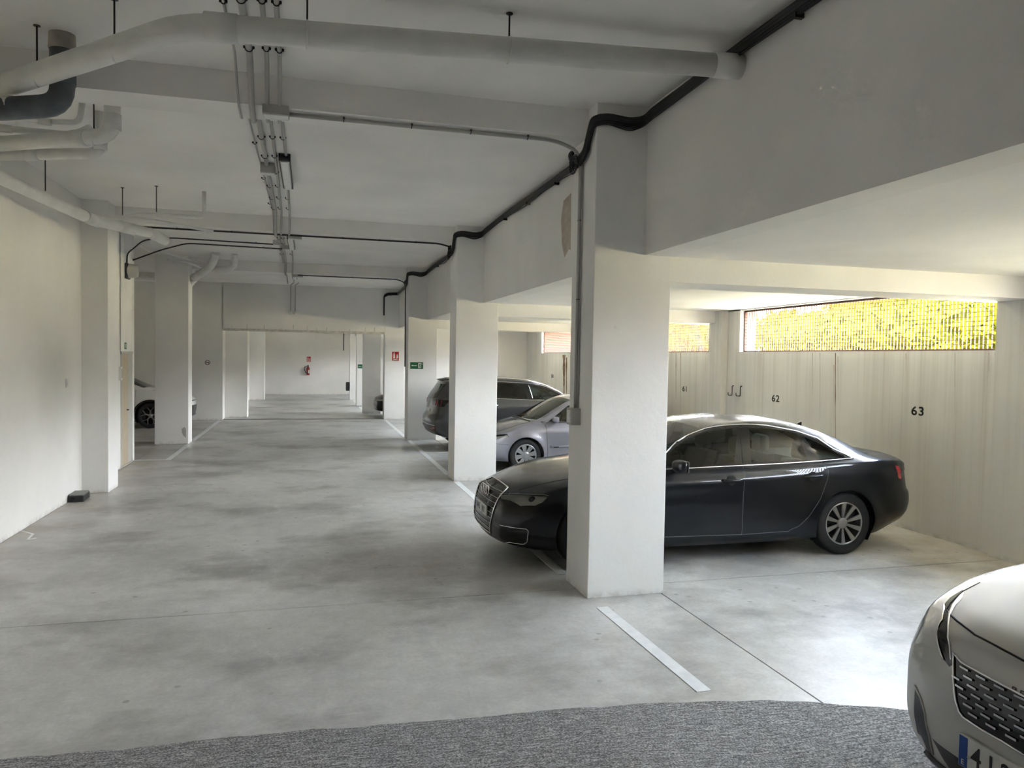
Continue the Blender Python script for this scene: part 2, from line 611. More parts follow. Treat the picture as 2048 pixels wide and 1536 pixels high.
# portal wall at the end of the aisle and the hall beyond it
wm = MB().box((-3.54, YE, 0), (-2.60, YE + 0.22, ZC + 0.02)).box((-2.62, YE, 2.80), (2.36, YE + 0.22, ZC + 0.02))
wm.box((-9.0, YE + 0.24, 0), (-3.5, YE + 0.5, 4.25)).box((PX1 - 0.1, YE + 0.3, 0), (WX + 0.1, YE + 0.5, ZB + 0.05))
struct('wall_end', wm, M['wall'], 'white end wall with the wide opening to the next hall')
struct('pillar', MB().box((2.35, YE - 0.005, 0), (2.99, YE + 0.5, ZC + 0.01), 0.006), M['pillar'], 'white pillar with the red sign beside the end opening')
li = MB().box((-2.60, YE - 0.015, 2.765), (2.35, YE + 0.235, 2.835))
x = -2.35
rr = random.Random(5)
while x < 2.2:
    h = rr.uniform(0.03, 0.16)
    li.box((x, YE - 0.006, 2.80), (x + 0.018, YE + 0.002, 2.84 + h))
    x += rr.uniform(0.25, 0.52)
struct('trim_1', li, plain('rough_edge', (.62, .59, .53), .9, noise=.25, scale=6), 'rough unpainted concrete edge under the end wall above the opening')
struct('trim_2', MB().box((-2.6, YE + 0.03, 0.001), (2.36, YE + 0.20, 0.008)), M['steel'], 'dark metal joint strip across the floor in the end opening')
h2 = MB().box((-2.95, YE + 0.24, 0), (-2.62, YE + 0.9, 3.6)).box((-2.9, YE + 0.9, 0), (-2.60, YF, 3.6))
struct('wall_hall_left', h2, M['wall'], 'left wall of the hall beyond the end opening')
for x0, x1, y, lab in ((-2.64, -1.95, 25.62, 'grey-white pillar just inside the end opening, beside the no-smoking wall'),
                       (-2.64, -1.96, 35.3, 'white pillar near the far wall, left of the extinguisher'),
                       (1.83, 2.45, 27.1, 'white pillar behind the nose of the black car in the far hall'),
                       (1.83, 2.45, 31.0, 'white pillar with the small green sign in the far hall'),
                       (1.78, 2.40, 35.3, 'white pillar nearest the far wall, beside the black box')):
    struct('pillar', MB().box((x0, y, 0), (x1, y + 0.5, 3.6), 0.006), M['pillar'], lab)
struct('wall_far', MB().box((-2.95, YF, 0), (WX + 0.3, YF + 0.3, 3.6)), M['wall'], 'beige-white far wall with the fire extinguisher')
struct('ceiling_far', MB().box((-3.0, YE + 0.22, 3.55), (2.3, YF + 0.3, 3.8)).box((2.2, YE + 0.5, ZB), (WX + 0.3, YF + 0.3, 3.2)), M['ceil'], 'ceiling of the far hall beyond the opening')
struct('beam', MB().box((2.0, YE + 0.5, ZB - 0.01), (2.3, YF, 3.6)), M['wall'], 'white upstand beam over the pillars of the far hall')

# right wall: solid below, piers between the grille windows
wr = MB().box((WX, -7.2, 0), (WX + 0.3, YF, WZ0))
ys = [-7.2] + [v for w in WINDOWS for v in w] + [YF]
for a, b in zip(ys[0::2], ys[1::2]):
    wr.box((WX, a, WZ0), (WX + 0.3, b, 3.0))
wr.box((WX, -7.2, WZ1), (WX + 0.3, YF, 3.0))
wall_right = struct('wall_right', wr, M['wall_r'], 'rain-streaked white outer wall with stencilled bay numbers')
for k, y in enumerate((-0.2, 6.02, 12.26, 18.5)):
    y0 = y + (0.0 if k < 2 else -0.22)
    struct('pilaster', MB().box((WX - 0.12, y0, 0), (WX + 0.02, y0 + 0.44, ZB + 0.01)), M['wall_r'],
           'shallow white pilaster on the grille wall at the %s beam' % ('hidden', 'first', 'second', 'third')[k])
struct('wall_back', MB().box((-3.5, -7.5, 0), (WX + 0.3, -7.2, ZC + 0.3)), plain('unseen_wall_brown', (0.10, 0.085, 0.07), 0.6), 'unseen back wall behind the ramp, coloured dark to cut bounced light')  # out of view; brown chosen dark so little light bounces forward

# ------------------------------------------------------------------ steel gratings in the windows
fin_me = None
rod_me = {}
for n, (a, b) in enumerate(WINDOWS):
    w = empty('window_%d' % (n + 1), (WX + 0.10, a, WZ0), kind='structure',
              label=('rust-red steel grating window of the outer wall, %s' % ('beside the white car', 'behind the dark sedan', 'behind the lilac-silver hatchback', 'lit orange behind the people carrier', 'first in the far hall', 'second in the far hall', 'last in the far hall')[n]))
    fr = MB()
    ln, ht = b - a, WZ1 - WZ0
    fr.box((-0.02, 0, 0), (0.03, ln, 0.018)).box((-0.02, 0, ht - 0.03), (0.03, ln, ht)).box((-0.02, 0, 0), (0.03, 0.012, ht)).box((-0.02, ln - 0.02, 0), (0.03, ln, ht))
    fr.build('frame', M['rust'], w)
    nf = int(ln / 0.056)
    if fin_me is None:
        fin_me = MB().box((-0.010, -0.0015, 0.018), (0.010, 0.0015, ht - 0.03)).mesh('fin')
        fin_me.materials.append(M['rust'])
    for k in range(1, nf):
        o = bpy.data.objects.new('fin', fin_me)
        COL.objects.link(o)
        o.parent = w
        o.location = (0, ln * k / nf, 0)
    rm = MB().box((-0.004, 0.01, -0.0025), (0.002, ln - 0.01, 0.0025)).mesh('rod')
    rm.materials.append(M['rust'])
    for k in range(1, 13):
        o = bpy.data.objects.new('rod', rm)
        COL.objects.link(o)
        o.parent = w
        o.location = (-0.009, 0, 0.018 + k * 0.0525)

# ------------------------------------------------------------------ outside: ground and trees
ground_m = plain('dry_ground', (0.42, 0.36, 0.22), 0.9, noise=0.3, scale=0.6)
struct('ground_outside', MB().box((WX + 0.3, -40, 1.7), (60, 90, 2.02)), ground_m, 'sunlit dry ground outside the grilles')
leaf_m, N, L, b = new_mat('sunlit_leaves')
lt = N.new('ShaderNodeBsdfTranslucent')
ld = N.new('ShaderNodeBsdfDiffuse')
lc = ramp(N, L, noise_tex(N, L, world_pos(N), 3.0, 3), [(0.35, (0.030, 0.034, 0.002)), (0.65, (0.075, 0.072, 0.005))])
L.new(lc, lt.inputs[0])
L.new(lc, ld.inputs[0])
ms = N.new('ShaderNodeMixShader')
ms.inputs[0].default_value = 0.4
L.new(ld.outputs[0], ms.inputs[1])
L.new(lt.outputs[0], ms.inputs[2])
L.new(ms.outputs[0], N['Material Output'].inputs[0])
bark_m = plain('pale_bark', (0.62, 0.56, 0.50), 0.8, noise=0.25, scale=5)


def tree(x, y, h, r, seed, label):
    R = random.Random(seed)
    t = empty('tree', (x, y, 2.02), label=label, cat='tree', group='trees outside the grilles')
    tr = MB().tube([(0, 0, -0.05), (R.uniform(-.1, .1), R.uniform(-.1, .1), h * 0.35), (R.uniform(-.3, .3), R.uniform(-.3, .3), h * 0.8)], [0.17, 0.13, 0.05], 9)
    for k in range(5):
        a = R.uniform(0, 6.28)
        tr.tube([(0, 0, h * R.uniform(.2, .4)), (math.cos(a) * r * .6, math.sin(a) * r * .6, h * R.uniform(.5, .8))], [0.06, 0.02], 6)
    tr.build('trunk', bark_m, t)
    fo = MB()
    for k in range(1300):
        while True:
            p = Vector((R.uniform(-1, 1), R.uniform(-1, 1), R.uniform(-1, 1)))
            if 0.25 < p.length < 1:
                break
        c = Vector((p.x * r, p.y * r, h * 0.52 + p.z * h * 0.50))
        if c.z < 0.10:
            continue
        u = Vector((R.uniform(-1, 1), R.uniform(-1, 1), R.uniform(-1, 1))).normalized()
        w = u.orthogonal().normalized()
        s = R.uniform(0.09, 0.19)
        fo.add([c - u * s, c + w * s * .5, c + u * s, c - w * s * .5], [(0, 1, 2, 3)])
    ring, core = 12, []
    for a in range(7):
        ph = math.pi * a / 6
        for b_ in range(ring):
            th = 2 * math.pi * b_ / ring
            q = .80 + R.uniform(-.10, .10)
            core.append((r * q * math.sin(ph) * math.cos(th), r * q * math.sin(ph) * math.sin(th), max(.06, h * .52 + h * .5 * q * math.cos(ph))))
    fo.add(core, [(a * ring + b_, a * ring + (b_ + 1) % ring, (a + 1) * ring + (b_ + 1) % ring, (a + 1) * ring + b_) for a in range(6) for b_ in range(ring)])
    fo.build('foliage', leaf_m, t, kind='stuff')
    return t


RT = random.Random(21)
KINDS = [tree(13.8 + .8 * k, 9.0 + 2.9 * k, h, r, 40 + k, 'yellow-green leafy tree outside the steel grating')
         for k, (h, r) in enumerate(((2.2, 1.4), (2.5, 1.45), (2.1, 1.35), (2.6, 1.45), (2.3, 1.4)))]
for k in range(25):  # first nine are out of view, added to block low sky light
    y = 6.1 - 2.9 * k if k < 9 else 23.5 + 2.9 * (k - 9)
    t = copy_tree(KINDS[(k * 3) % 5])
    t.location = (14.2 + RT.uniform(-.5, .5) + (2.9 if k % 2 else 0) + (.14 * (k - 8) if k > 8 else 0), y, 2.02)
    t.rotation_euler.z = RT.uniform(0, 6.28)
    t.scale.z = .74 if k < 9 else .9
for k in range(9):                       # a second row farther off
    t = copy_tree(KINDS[(k * 2 + 1) % 5])
    t.location = (24.4 + RT.uniform(-.5, .5), 21.0 + 3.6 * k, 2.02)
    t.rotation_euler.z = RT.uniform(0, 6.28)
    t.scale = (1.22, 1.22, 1.25)

# ================================================================== cars
def paint(name, col, metal=0.35, rough=0.32, coat=1.0):
    m, N, L, b = new_mat(name)
    b.inputs['Base Color'].default_value = col + (1,)
    b.inputs['Metallic'].default_value = metal
    b.inputs['Coat Weight'].default_value = coat
    b.inputs['Coat Roughness'].default_value = 0.02
    b.inputs['Specular IOR Level'].default_value = 0.12
    t = N.new('ShaderNodeTexCoord')
    # faint road dust low on the sides
    n = noise_tex(N, L, t.outputs['Object'], 7.0, 5)
    r = ramp(N, L, n, [(0.3, rough), (0.7, rough + 0.06)])
    L.new(r, b.inputs['Roughness'])
    return m


K = dict(
    dark=paint('near_black_blue_paint', (0.006, 0.0065, 0.008), 0.1, 0.34, 0.62),
    silver=paint('lilac_silver_paint', (0.25, 0.245, 0.275), 0.6, 0.35),
    grey=paint('charcoal_paint', (0.055, 0.054, 0.052), 0.5, 0.34),
    white=paint('pearl_white_paint', (0.50, 0.50, 0.475), 0.15, 0.34),
    cream=paint('white_paint', (0.80, 0.80, 0.76), 0.0, 0.34),
    blackcar=paint('black_paint', (0.012, 0.012, 0.012), 0.1, 0.34, 0.7),
    glass=glass('car_glass', (0.36, 0.43, 0.40)),
    privacy=glass('dark_car_glass', (0.05, 0.055, 0.055)),
    lens=glass('lamp_lens', (0.80, 0.82, 0.80)),
    tyre=plain('tyre_rubber', (0.014, 0.014, 0.014), 0.75, noise=0.2, scale=20),
    alloy=plain('alloy', (0.33, 0.33, 0.33), 0.3, 0.8),
    alloydark=plain('dark_alloy', (0.03, 0.03, 0.03), 0.35, 0.5),
    trim=plain('black_trim', (0.012, 0.012, 0.012), 0.35),
    gloss=plain('gloss_black', (0.006, 0.006, 0.006), 0.08),
    edge=plain('panel_edge_glint', (0.16, 0.16, 0.17), 0.4),  # pale grey stands in for highlights along the sedan's panel edges
    seam=plain('panel_gap', (0.004, 0.004, 0.004), 0.8),
    lamp=plain('lamp_reflector', (0.62, 0.60, 0.52), 0.35, 0.2),
    red=plain('tail_lamp_red', (0.35, 0.005, 0.012), 0.15, coat=1.0),
    cloth=plain('grey_upholstery', (0.10, 0.098, 0.09), 0.9, noise=0.2, scale=40),
    cabin=plain('dark_cabin_plastic', (0.03, 0.03, 0.03), 0.7),
    plate=plain('plate_white', (0.72, 0.72, 0.68), 0.4),
    blue=plain('plate_blue', (0.01, 0.06, 0.28), 0.4),
    bronze=plain('sill_plastic', (0.03, 0.03, 0.03), 0.5),
)


class Crv:
    """Monotone cubic through (x, value) pairs."""

    def __init__(self, pts):
        self.x = [p[0] for p in pts]
        self.y = [p[1] for p in pts]
        n = len(pts)
        d = [(self.y[i + 1] - self.y[i]) / (self.x[i + 1] - self.x[i]) for i in range(n - 1)]
        m = [d[0]] + [0 if d[i - 1] * d[i] <= 0 else 2 * d[i - 1] * d[i] / (d[i - 1] + d[i]) for i in range(1, n - 1)] + [d[-1]]
        self.m = m

    def __call__(self, x):
        X = self.x
        if x <= X[0]:
            return self.y[0]
        if x >= X[-1]:
            return self.y[-1]
        i = 0
        while X[i + 1] < x:
            i += 1
        h = X[i + 1] - X[i]
        t = (x - X[i]) / h
        return ((2 * t ** 3 - 3 * t * t + 1) * self.y[i] + (t ** 3 - 2 * t * t + t) * h * self.m[i]
                + (-2 * t ** 3 + 3 * t * t) * self.y[i + 1] + (t ** 3 - t * t) * h * self.m[i + 1])


def catmull(P, counts):
    out = []
    n = len(P)
    for i in range(n - 1):
        p0 = P[i - 1] if i > 0 else (P[0][0] * 2 - P[1][0], P[0][1] * 2 - P[1][1])
        p1, p2 = P[i], P[i + 1]
        p3 = P[i + 2] if i + 2 < n else (2 * p2[0] - p1[0], 2 * p2[1] - p1[1])
        l1 = math.dist(p1, p2)
        m1 = [(p2[k] - p0[k]) / max(1e-6, math.dist(p0, p1) + l1) * l1 for k in (0, 1)]
        m2 = [(p3[k] - p1[k]) / max(1e-6, l1 + math.dist(p2, p3)) * l1 for k in (0, 1)]
        for s in range(counts[i]):
            t = s / counts[i]
            out.append(tuple((2 * t ** 3 - 3 * t * t + 1) * p1[k] + (t ** 3 - 2 * t * t + t) * m1[k]
                             + (-2 * t ** 3 + 3 * t * t) * p2[k] + (t ** 3 - t * t) * m2[k] for k in (0, 1)))
    out.append(tuple(P[-1]))
    return out


def inside(poly, u, v):
    c = False
    n = len(poly)
    for i in range(n):
        (x1, y1), (x2, y2) = poly[i], poly[(i + 1) % n]
        if (y1 > v) != (y2 > v) and u < (x2 - x1) * (v - y1) / (y2 - y1) + x1:
            c = not c
    return c


class Car:
    def __init__(self, S, mat, root, X0, YC, flip):
        self.S, self.mat, self.root, self.X0, self.YC, self.flip = S, mat, root, X0, YC, flip
        self.sg = -1.0 if flip else 1.0
        self.names = {0: ('body', mat)}
        self.make_body()

    # ---- frames
    def local(self, w):
        return Vector(((w[0] - self.X0) * self.sg, (w[1] - self.YC) * self.sg, w[2]))

    def ldir(self, d):
        return Vector((d[0] * self.sg, d[1] * self.sg, d[2]))

    def px(self, x, y):
        """Where the sight line of a photo pixel meets the bodywork (car coordinates)."""
        d = self.ldir(ray(x, y))
        o = self.local(CAM)
        h = self.bvh.ray_cast(o, d)
        if h[0]:
            return h[0]
        best = min((self.bvh.find_nearest(o + d * (t * .1)) for t in range(15, 260)), key=lambda q: q[3])
        return best[0]

    # ---- bodywork
    def make_body(self):
        S = self.S
        Lc = S['L']
        g = {k: Crv(S[k]) for k in ('zt', 'zb', 'w', 'z0', 'zr', 'wr', 'fz', 'rz')}
        xs = [0, .006, .02, .045, .08, .12, .17, .23, .30]
        xs = xs + [0.30 + (Lc - 0.60) * k / S.get('nx', 84) for k in range(1, S.get('nx', 84))] + [Lc - v for v in reversed(xs)]
        cnt = [2, 1, 2, 4, 5, 4, 2, 8, 4, 4]
        hubs = S['hubs']
        R = S['arch']
        sh = S.get('shoulder', 0.055)

        def section(x):
            w, z0, zb, zt, zr, wr = (g[k](x) for k in ('w', 'z0', 'zb', 'zt', 'zr', 'wr'))
            wb = w - sh
            zc = zr + (zt - zr) * S.get('crown', 0.72)
            P = [(0, z0), (w - .16, z0), (w - .05, z0 + .015), (w - .012, z0 + .16), (w, z0 + .48 * (zb - z0)), (w - .012, zb - .13 * (zb - z0) - .03), (wb, zb),
                 (wb - .025, zb + min(.02, .4 * max(zr - zb, .005))), (wr, zr), (wr * .6, zc), (0, zt)]
            return catmull(P, cnt)

        rings = []
        ra, rr = S.get('round', (.13, .07))
        for x in xs:
            P = section(x)
            k = 1.0
            if x < ra:
                k = 1 - rr * (1 - math.sqrt(max(0, 1 - (1 - x / ra) ** 2)))
            if Lc - x < ra:
                k = 1 - rr * (1 - math.sqrt(max(0, 1 - (1 - (Lc - x) / ra) ** 2)))
            zc = (g['z0'](x) + g['zt'](x)) / 2
            rings.append((x, [(y * k, zc + (z - zc) * k) for y, z in P]))
        pre = [(0, [(y * s, zc0 + (z - zc0) * s) for y, z in rings[0][1]]) for zc0 in [(g['z0'](0) + g['zt'](0)) / 2] for s in (.03, .25, .45, .62, .76, .87, .95)]
        post = [(Lc, [(y * s, zc1 + (z - zc1) * s) for y, z in rings[-1][1]]) for zc1 in [(g['z0'](Lc) + g['zt'](Lc)) / 2] for s in (.95, .87, .76, .62, .45, .25, .03)]
        rings = pre + rings + post
        fy, ry = S['fy'], S['ry']
        fl, rl = S.get('ffall', .9), S.get('rfall', .9)
        vs, n = [], len(rings[0][1])
        for x, P in rings:
            ring = [(y, z) for y, z in P] + [(-y, z) for y, z in P[-2:0:-1]]
            for y, z in ring:
                X, Y, Z = x, y, z
                a = 1 - ss(0, fl, x)
                X += a * (g['fz'](z) + fy * abs(y) ** 2.4)
                b = 1 - ss(0, rl, Lc - x)
                X -= b * (g['rz'](z) + ry * abs(y) ** 2.6)
                if abs(y) > 0.45:
                    for hx in hubs:
                        d = math.hypot(X - hx, Z - S['hz'])
                        if d < R + 0.14 and z < g['zb'](x) - 0.02:
                            t = 1 - min(1, max(0, (d - R) / 0.14))
                            Y += math.copysign(S.get('flare', .022) * t * t * (3 - 2 * t), y)
                    for zl, amp, wd in S.get('creases', ()):
                        q = (Z - zl(X)) / wd
                        if abs(q) < 3:
                            Y += math.copysign(amp * math.exp(-q * q), y)
                vs.append((X, Y, Z))
        m = 2 * (n - 1)
        fs = []
        for i in range(len(rings) - 1):
            for k in range(m):
                k2 = (k + 1) % m
                fs.append((i * m + k, (i + 1) * m + k, (i + 1) * m + k2, i * m + k2))
        bm = bmesh.new()
        V = [bm.verts.new(v) for v in vs]
        for f in fs:
            bm.faces.new([V[i] for i in f])
        bm.faces.new(V[:m])
        bm.faces.new(list(reversed(V[-m:])))
        bmesh.ops.recalc_face_normals(bm, faces=bm.faces[:])
        bm.normal_update()
        self.bm = bm
        self.bvh = BVHTree.FromBMesh(bm)
        self.lay = bm.faces.layers.int.new('part')
        self.g = g

    # ---- cutting a panel out of the shell
    def cut(self, poly, U, V, filt, val):
        bm, lay = self.bm, self.lay
        U, V = Vector(U), Vector(V)
        W = U.cross(V)
        u0, u1 = min(p[0] for p in poly) - .01, max(p[0] for p in poly) + .01
        v0, v1 = min(p[1] for p in poly) - .01, max(p[1] for p in poly) + .01

        def near():
            out = []
            for f in bm.faces:
                if f[lay] != 0 or not filt(f):
                    continue
                uu = [p.co.dot(U) for p in f.verts]
                if max(uu) < u0 or min(uu) > u1:
                    continue
                vv = [p.co.dot(V) for p in f.verts]
                if max(vv) < v0 or min(vv) > v1:
                    continue
                out.append(f)
            return out

        n = len(poly)
        for i in range(n):
            a, b = poly[i], poly[(i + 1) % n]
            d = U * (b[0] - a[0]) + V * (b[1] - a[1])
            if d.length < 1e-5:
                continue
            F = near()
            geom = list({e for f in F for e in f.edges}) + list({v for f in F for v in f.verts}) + F
            bmesh.ops.bisect_plane(bm, geom=geom, plane_co=U * a[0] + V * a[1], plane_no=d.cross(W).normalized(), dist=1e-5)
        bm.normal_update()
        for f in near():
            c = f.calc_center_median()
            if inside(poly, c.dot(U), c.dot(V)):
                f[lay] = val

    def side(self, poly, name, mat, val, zmin=-9, both=True, mirror_name=None):
        """Cut a side-view (x, z) polygon out of both flanks; near flank = val, far = val + 1."""
        for sgn, v in ((-1, val), (1, val + 1)):
            if sgn == 1 and not both:
                continue
            self.cut(poly, (1, 0, 0), (0, 0, 1), lambda f, s=sgn: f.calc_center_median().y * s > 0.35 and f.normal.y * s > 0.12, v)
            self.names[v] = (name, mat)

    def arches(self):
        S = self.S
        for hx in S['hubs']:
            P = [(hx + S['arch'] * math.cos(t * math.pi / 14), S['hz'] + S['arch'] * math.sin(t * math.pi / 14)) for t in range(-5, 20)]
            P = [(a, b) for a, b in P]
            for sgn in (-1, 1):
                self.cut(P, (1, 0, 0), (0, 0, 1), lambda f, s=sgn: f.calc_center_median().y * s > 0.30, -1)

    def facing(self, pts, name, mat, val, grow=0.0):
        """Cut a panel whose corners are given as points on the shell, and its mirror image."""
        P = [Vector(p) for p in pts]
        nrm = Vector()
        for p in P:
            h = self.bvh.find_nearest(p)
            nrm += h[1]
        nrm.normalize()
        for sgn, v in ((1, val), (-1, val + 1)):
            W = Vector((nrm.x, nrm.y * sgn, nrm.z))
            V = (Vector((0, 0, 1)) - W * W.z).normalized()
            U = V.cross(W)
            Q = [Vector((p.x, p.y * sgn, p.z)) for p in P]
            c = sum(Q, Vector()) / len(Q)
            poly = [(q.dot(U), q.dot(V)) for q in Q]
            rad = max((q - c).length for q in Q) + .12
            self.cut(poly, U, V, lambda f, W=W, c=c, rad=rad: f.normal.dot(W) > 0.05 and (f.calc_center_median() - c).length < rad, v)
            self.names[v] = (name, mat)

    def top(self, poly, name, mat, val):
        self.cut(poly, (1, 0, 0), (0, 1, 0), lambda f: f.normal.z > 0.08, val)
        self.names[val] = (name, mat)

    def front(self, poly, name, mat, val, xmax=0.7):
        self.cut(poly, (0, 1, 0), (0, 0, 1), lambda f: f.normal.x < -0.1 and f.calc_center_median().x < xmax, val)
        self.names[val] = (name, mat)

    def rear(self, poly, name, mat, val, xmin):
        self.cut(poly, (0, 1, 0), (0, 0, 1), lambda f: f.normal.x > 0.1 and f.calc_center_median().x > xmin, val)
        self.names[val] = (name, mat)

    def finish(self):
        """Turn the tagged shell into one mesh object per panel."""
        bm, lay = self.bm, self.lay
        bm.normal_update()
        self.parts = {}
        groups = {}
        for f in bm.faces:
            groups.setdefault(f[lay], []).append(f)
        for val, F in sorted(groups.items()):
            if val < 0:
                continue
            name, mat = self.names[val]
            idx, vs, ns, fs = {}, [], [], []
            for f in F:
                q = []
                for v in f.verts:
                    if v not in idx:
                        idx[v] = len(vs)
                        vs.append(v.co.copy())
                        ns.append(v.normal.copy())
                    q.append(idx[v])
                fs.append(q)
            me = bpy.data.meshes.new(name)
            me.from_pydata(vs, [], fs)
            me.polygons.foreach_set('use_smooth', [True] * len(fs))
            me.update()
            me.normals_split_custom_set_from_vertices(ns)
            me.materials.append(mat)
            o = bpy.data.objects.new(name, me)
            COL.objects.link(o)
            o.parent = self.root
            self.parts[val] = o
        bm.free()

    # ---- points and strips on the shell
    def on_side(self, x, z, s=-1, off=0.0):
        h = self.bvh.ray_cast(Vector((x, s * 2.5, z)), Vector((0, -s, 0)))
        return (h[0] + h[1] * off) if h[0] else Vector((x, s * self.S['w'][2][1], z))

    def on_front(self, y, z, off=0.0):
        h = self.bvh.ray_cast(Vector((-2, y, z)), Vector((1, 0, 0)))
        return h[0] + h[1] * off

    def on_rear(self, y, z, off=0.0):
        h = self.bvh.ray_cast(Vector((self.S['L'] + 2, y, z)), Vector((-1, 0, 0)))
        return h[0] + h[1] * off

    def on_top(self, x, y, off=0.0):
        h = self.bvh.ray_cast(Vector((x, y, 3)), Vector((0, 0, -1)))
        return h[0] + h[1] * off

    def strip(self, pts, r, name, mat, parent=None, both=True, n=8, flat=1.0, lift=0.0, closed=False):
        """A thin strip that follows the shell through the given surface points."""
        P = [Vector(p) for p in pts]
        if closed:
            P.append(P[0])
        Q = []
        for a, b in zip(P[:-1], P[1:]):
            k = max(1, min(n, int((b - a).length / 0.03)))
            for i in range(k):
                Q.append(a.lerp(b, i / k))
        Q.append(P[-1])
        R = []
        for p in Q:
            h = self.bvh.find_nearest(p)
            R.append(h[0] + h[1] * lift)
        out = []
        for s in ((1, -1) if both else (1,)):
            out.append(MB().tube([(p.x, p.y * s, p.z) for p in R], r, 6, flat=flat).build(name, mat, parent or self.root))
        return out

    # ---- running gear
    def wheels(self, style, rim_r, tyre_r=None, inset=0.02):
        S = self.S
        R = tyre_r or S['hz']
        for hx in S['hubs']:
            for s in (-1, 1):
                yo = s * (self.g['w'](hx) - inset)
                wheel(self.root, (hx, yo, R), s, R, rim_r, style)
                ln = MB()
                A = S['arch'] - .004
                V, Fc = [], []
                for k in range(21):
                    t = math.radians(-32 + 244 * k / 20)
                    for yy in (yo - s * .015, yo - s * .34):
                        V.append((hx + A * math.cos(t), yy, S['hz'] + A * math.sin(t)))
                for k in range(20):
                    Fc.append((2 * k, 2 * k + 1, 2 * k + 3, 2 * k + 2))
                ln.add(V, Fc, True)
                Vb = [(hx + A * math.cos(math.radians(-32 + 244 * k / 20)), yo - s * .34, S['hz'] + A * math.sin(math.radians(-32 + 244 * k / 20))) for k in range(21)]
                ln.add(Vb, [tuple(range(21))])
                ln.build('arch_liner', K['trim'], self.root)

    def cabin(self, seats, belt, floor_z=0.42, steering=None, cloth=None):
        S = self.S
        mb = MB()
        x0, x1 = S['cab']
        hw = S['hw'] - .10
        mb.box((x0, -hw, floor_z - .1), (x1, hw, floor_z))
        for s in (-1, 1):
            mb.box((x0, s * hw - .02, floor_z), (x1, s * hw + .02, belt - .06))
        mb.build('cabin_floor', K['cabin'], self.root)
        d = MB().prism([(x0, -hw, belt - .30), (x0 + .55, -hw, belt - .25), (x0 + .42, -hw, belt + .0), (x0 + .05, -hw, belt + .03)], (0, 2 * hw, 0))
        d.build('dashboard', K['cabin'], self.root)
        for (x, y, h) in seats:
            t = MB()
            w = .25
            t.box((x - .48, y - w, floor_z), (x + .02, y + w, floor_z + .20), .05)
            P = [(x - .06, 0, floor_z + .1), (x + .12, 0, floor_z + .1), (x + .26, 0, h - .16), (x + .14, 0, h - .16)]
            bmv = [(p[0], y - w, p[2]) for p in P]
            t.prism(bmv, (0, 2 * w, 0))
            st = t.build('seat', cloth or K['cloth'], self.root)
            hr = MB().box((x + .15, y - .13, h - .15), (x + .27, y + .13, h + .06), .045)
            hr.tube([(x + .2, y - .06, h - .2), (x + .2, y - .06, h - .1)], .008, 6).tube([(x + .2, y + .06, h - .2), (x + .2, y + .06, h - .1)], .008, 6)
            hr.build('headrest', cloth or K['cloth'], st)
        if steering:
            x, y, z = steering
            ring = []
            for k in range(25):
                a = 2 * math.pi * k / 24
                ring.append((x + .07 * math.sin(a), y + .18 * math.cos(a), z + .165 * math.sin(a)))
            MB().tube(ring, .016, 7).tube([(x - .25, y, z - .12), (x, y, z)], .03, 8).build('steering_wheel', K['cabin'], self.root)

    def mirror(self, x, z, mat, s=-1, size=1.0):
        p = self.on_side(x, z, s)
        sz = size
        c = p + Vector((.0, s * .13 * sz, .06 * sz))
        bm = bmesh.new()
        bmesh.ops.create_uvsphere(bm, u_segments=18, v_segments=12, radius=1)
        for v in bm.verts:
            q = v.co
            X = q.x * (.085 if q.x < 0 else .03) * sz
            sq = lambda t: math.copysign(abs(t) ** .6, t)
            v.co = c + Vector((X, sq(q.y) * .105 * sz, sq(q.z) * (.062 if q.z > 0 else .052) * sz))
        bm.verts.index_update()
        mb = MB().add([v.co for v in bm.verts], [[v.index for v in f.verts] for f in bm.faces], True)
        bm.free()
        o = mb.build('door_mirror', mat, self.root)
        MB().tube([p + Vector((.0, -s * .02, .0)), c + Vector((0, 0, -.02))], .028 * sz, 8).build('mirror_arm', K['trim'], o)
        MB().box((c.x + .026 * sz, c.y - .095 * sz, c.z - .055 * sz), (c.x + .034 * sz, c.y + .095 * sz, c.z + .055 * sz), .003).build('mirror_glass', M['chrome'], o)
        return o

    def handle(self, x, z, mat, s=-1, ln=.22):
        p = [self.on_side(x - ln / 2, z, s), self.on_side(x, z, s), self.on_side(x + ln / 2, z, s)]
        o = Vector((0, s * .03, 0))
        mb = MB().tube([p[0] + o * .2, p[0] + o + Vector((.03, 0, 0)), p[1] + o * 1.15, p[2] + o - Vector((.03, 0, 0)), p[2] + o * .2], .015, 8, fillet=.02, flat=1.0)
        h = mb.build('door_handle', mat, self.root)
        q = self.on_side(x, z - .005, s, .001)
        MB().lathe([(0, .001), (.003, .045), (.0, .052)], q, (0, s, 0), 16).build('handle_recess', K['seam'], h)
        return h

    def plate(self, y0, z0, z1, txt, rear=False, wid=.52, eu=True):
        """Spanish plate, fixed to the nose."""
        P = [self.on_front(y, z) for y in (-wid / 2, wid / 2) for z in (z0, z1)]
        xf = min(p.x for p in P + [self.on_front(0, (z0 + z1) / 2)]) - .008
        mb = MB().box((xf - .006, -wid / 2, z0), (xf + .01, wid / 2, z1), .003)
        o = mb.build('number_plate', K['plate'], self.root)
        # seen from the front the reading direction runs towards +y at the far side first
        MB().box((xf - .0075, wid / 2 - .045, z0 + .004), (xf - .005, wid / 2 - .004, z1 - .004)).build('plate_band', K['blue'], o)
        text_mesh('E', .032, K['plate'], 'plate_letter', o, (xf - .0085, wid / 2 - .0245, z0 + .022), (0, -1, 0), (0, 0, 1), .001, 0.0)
        return o, xf


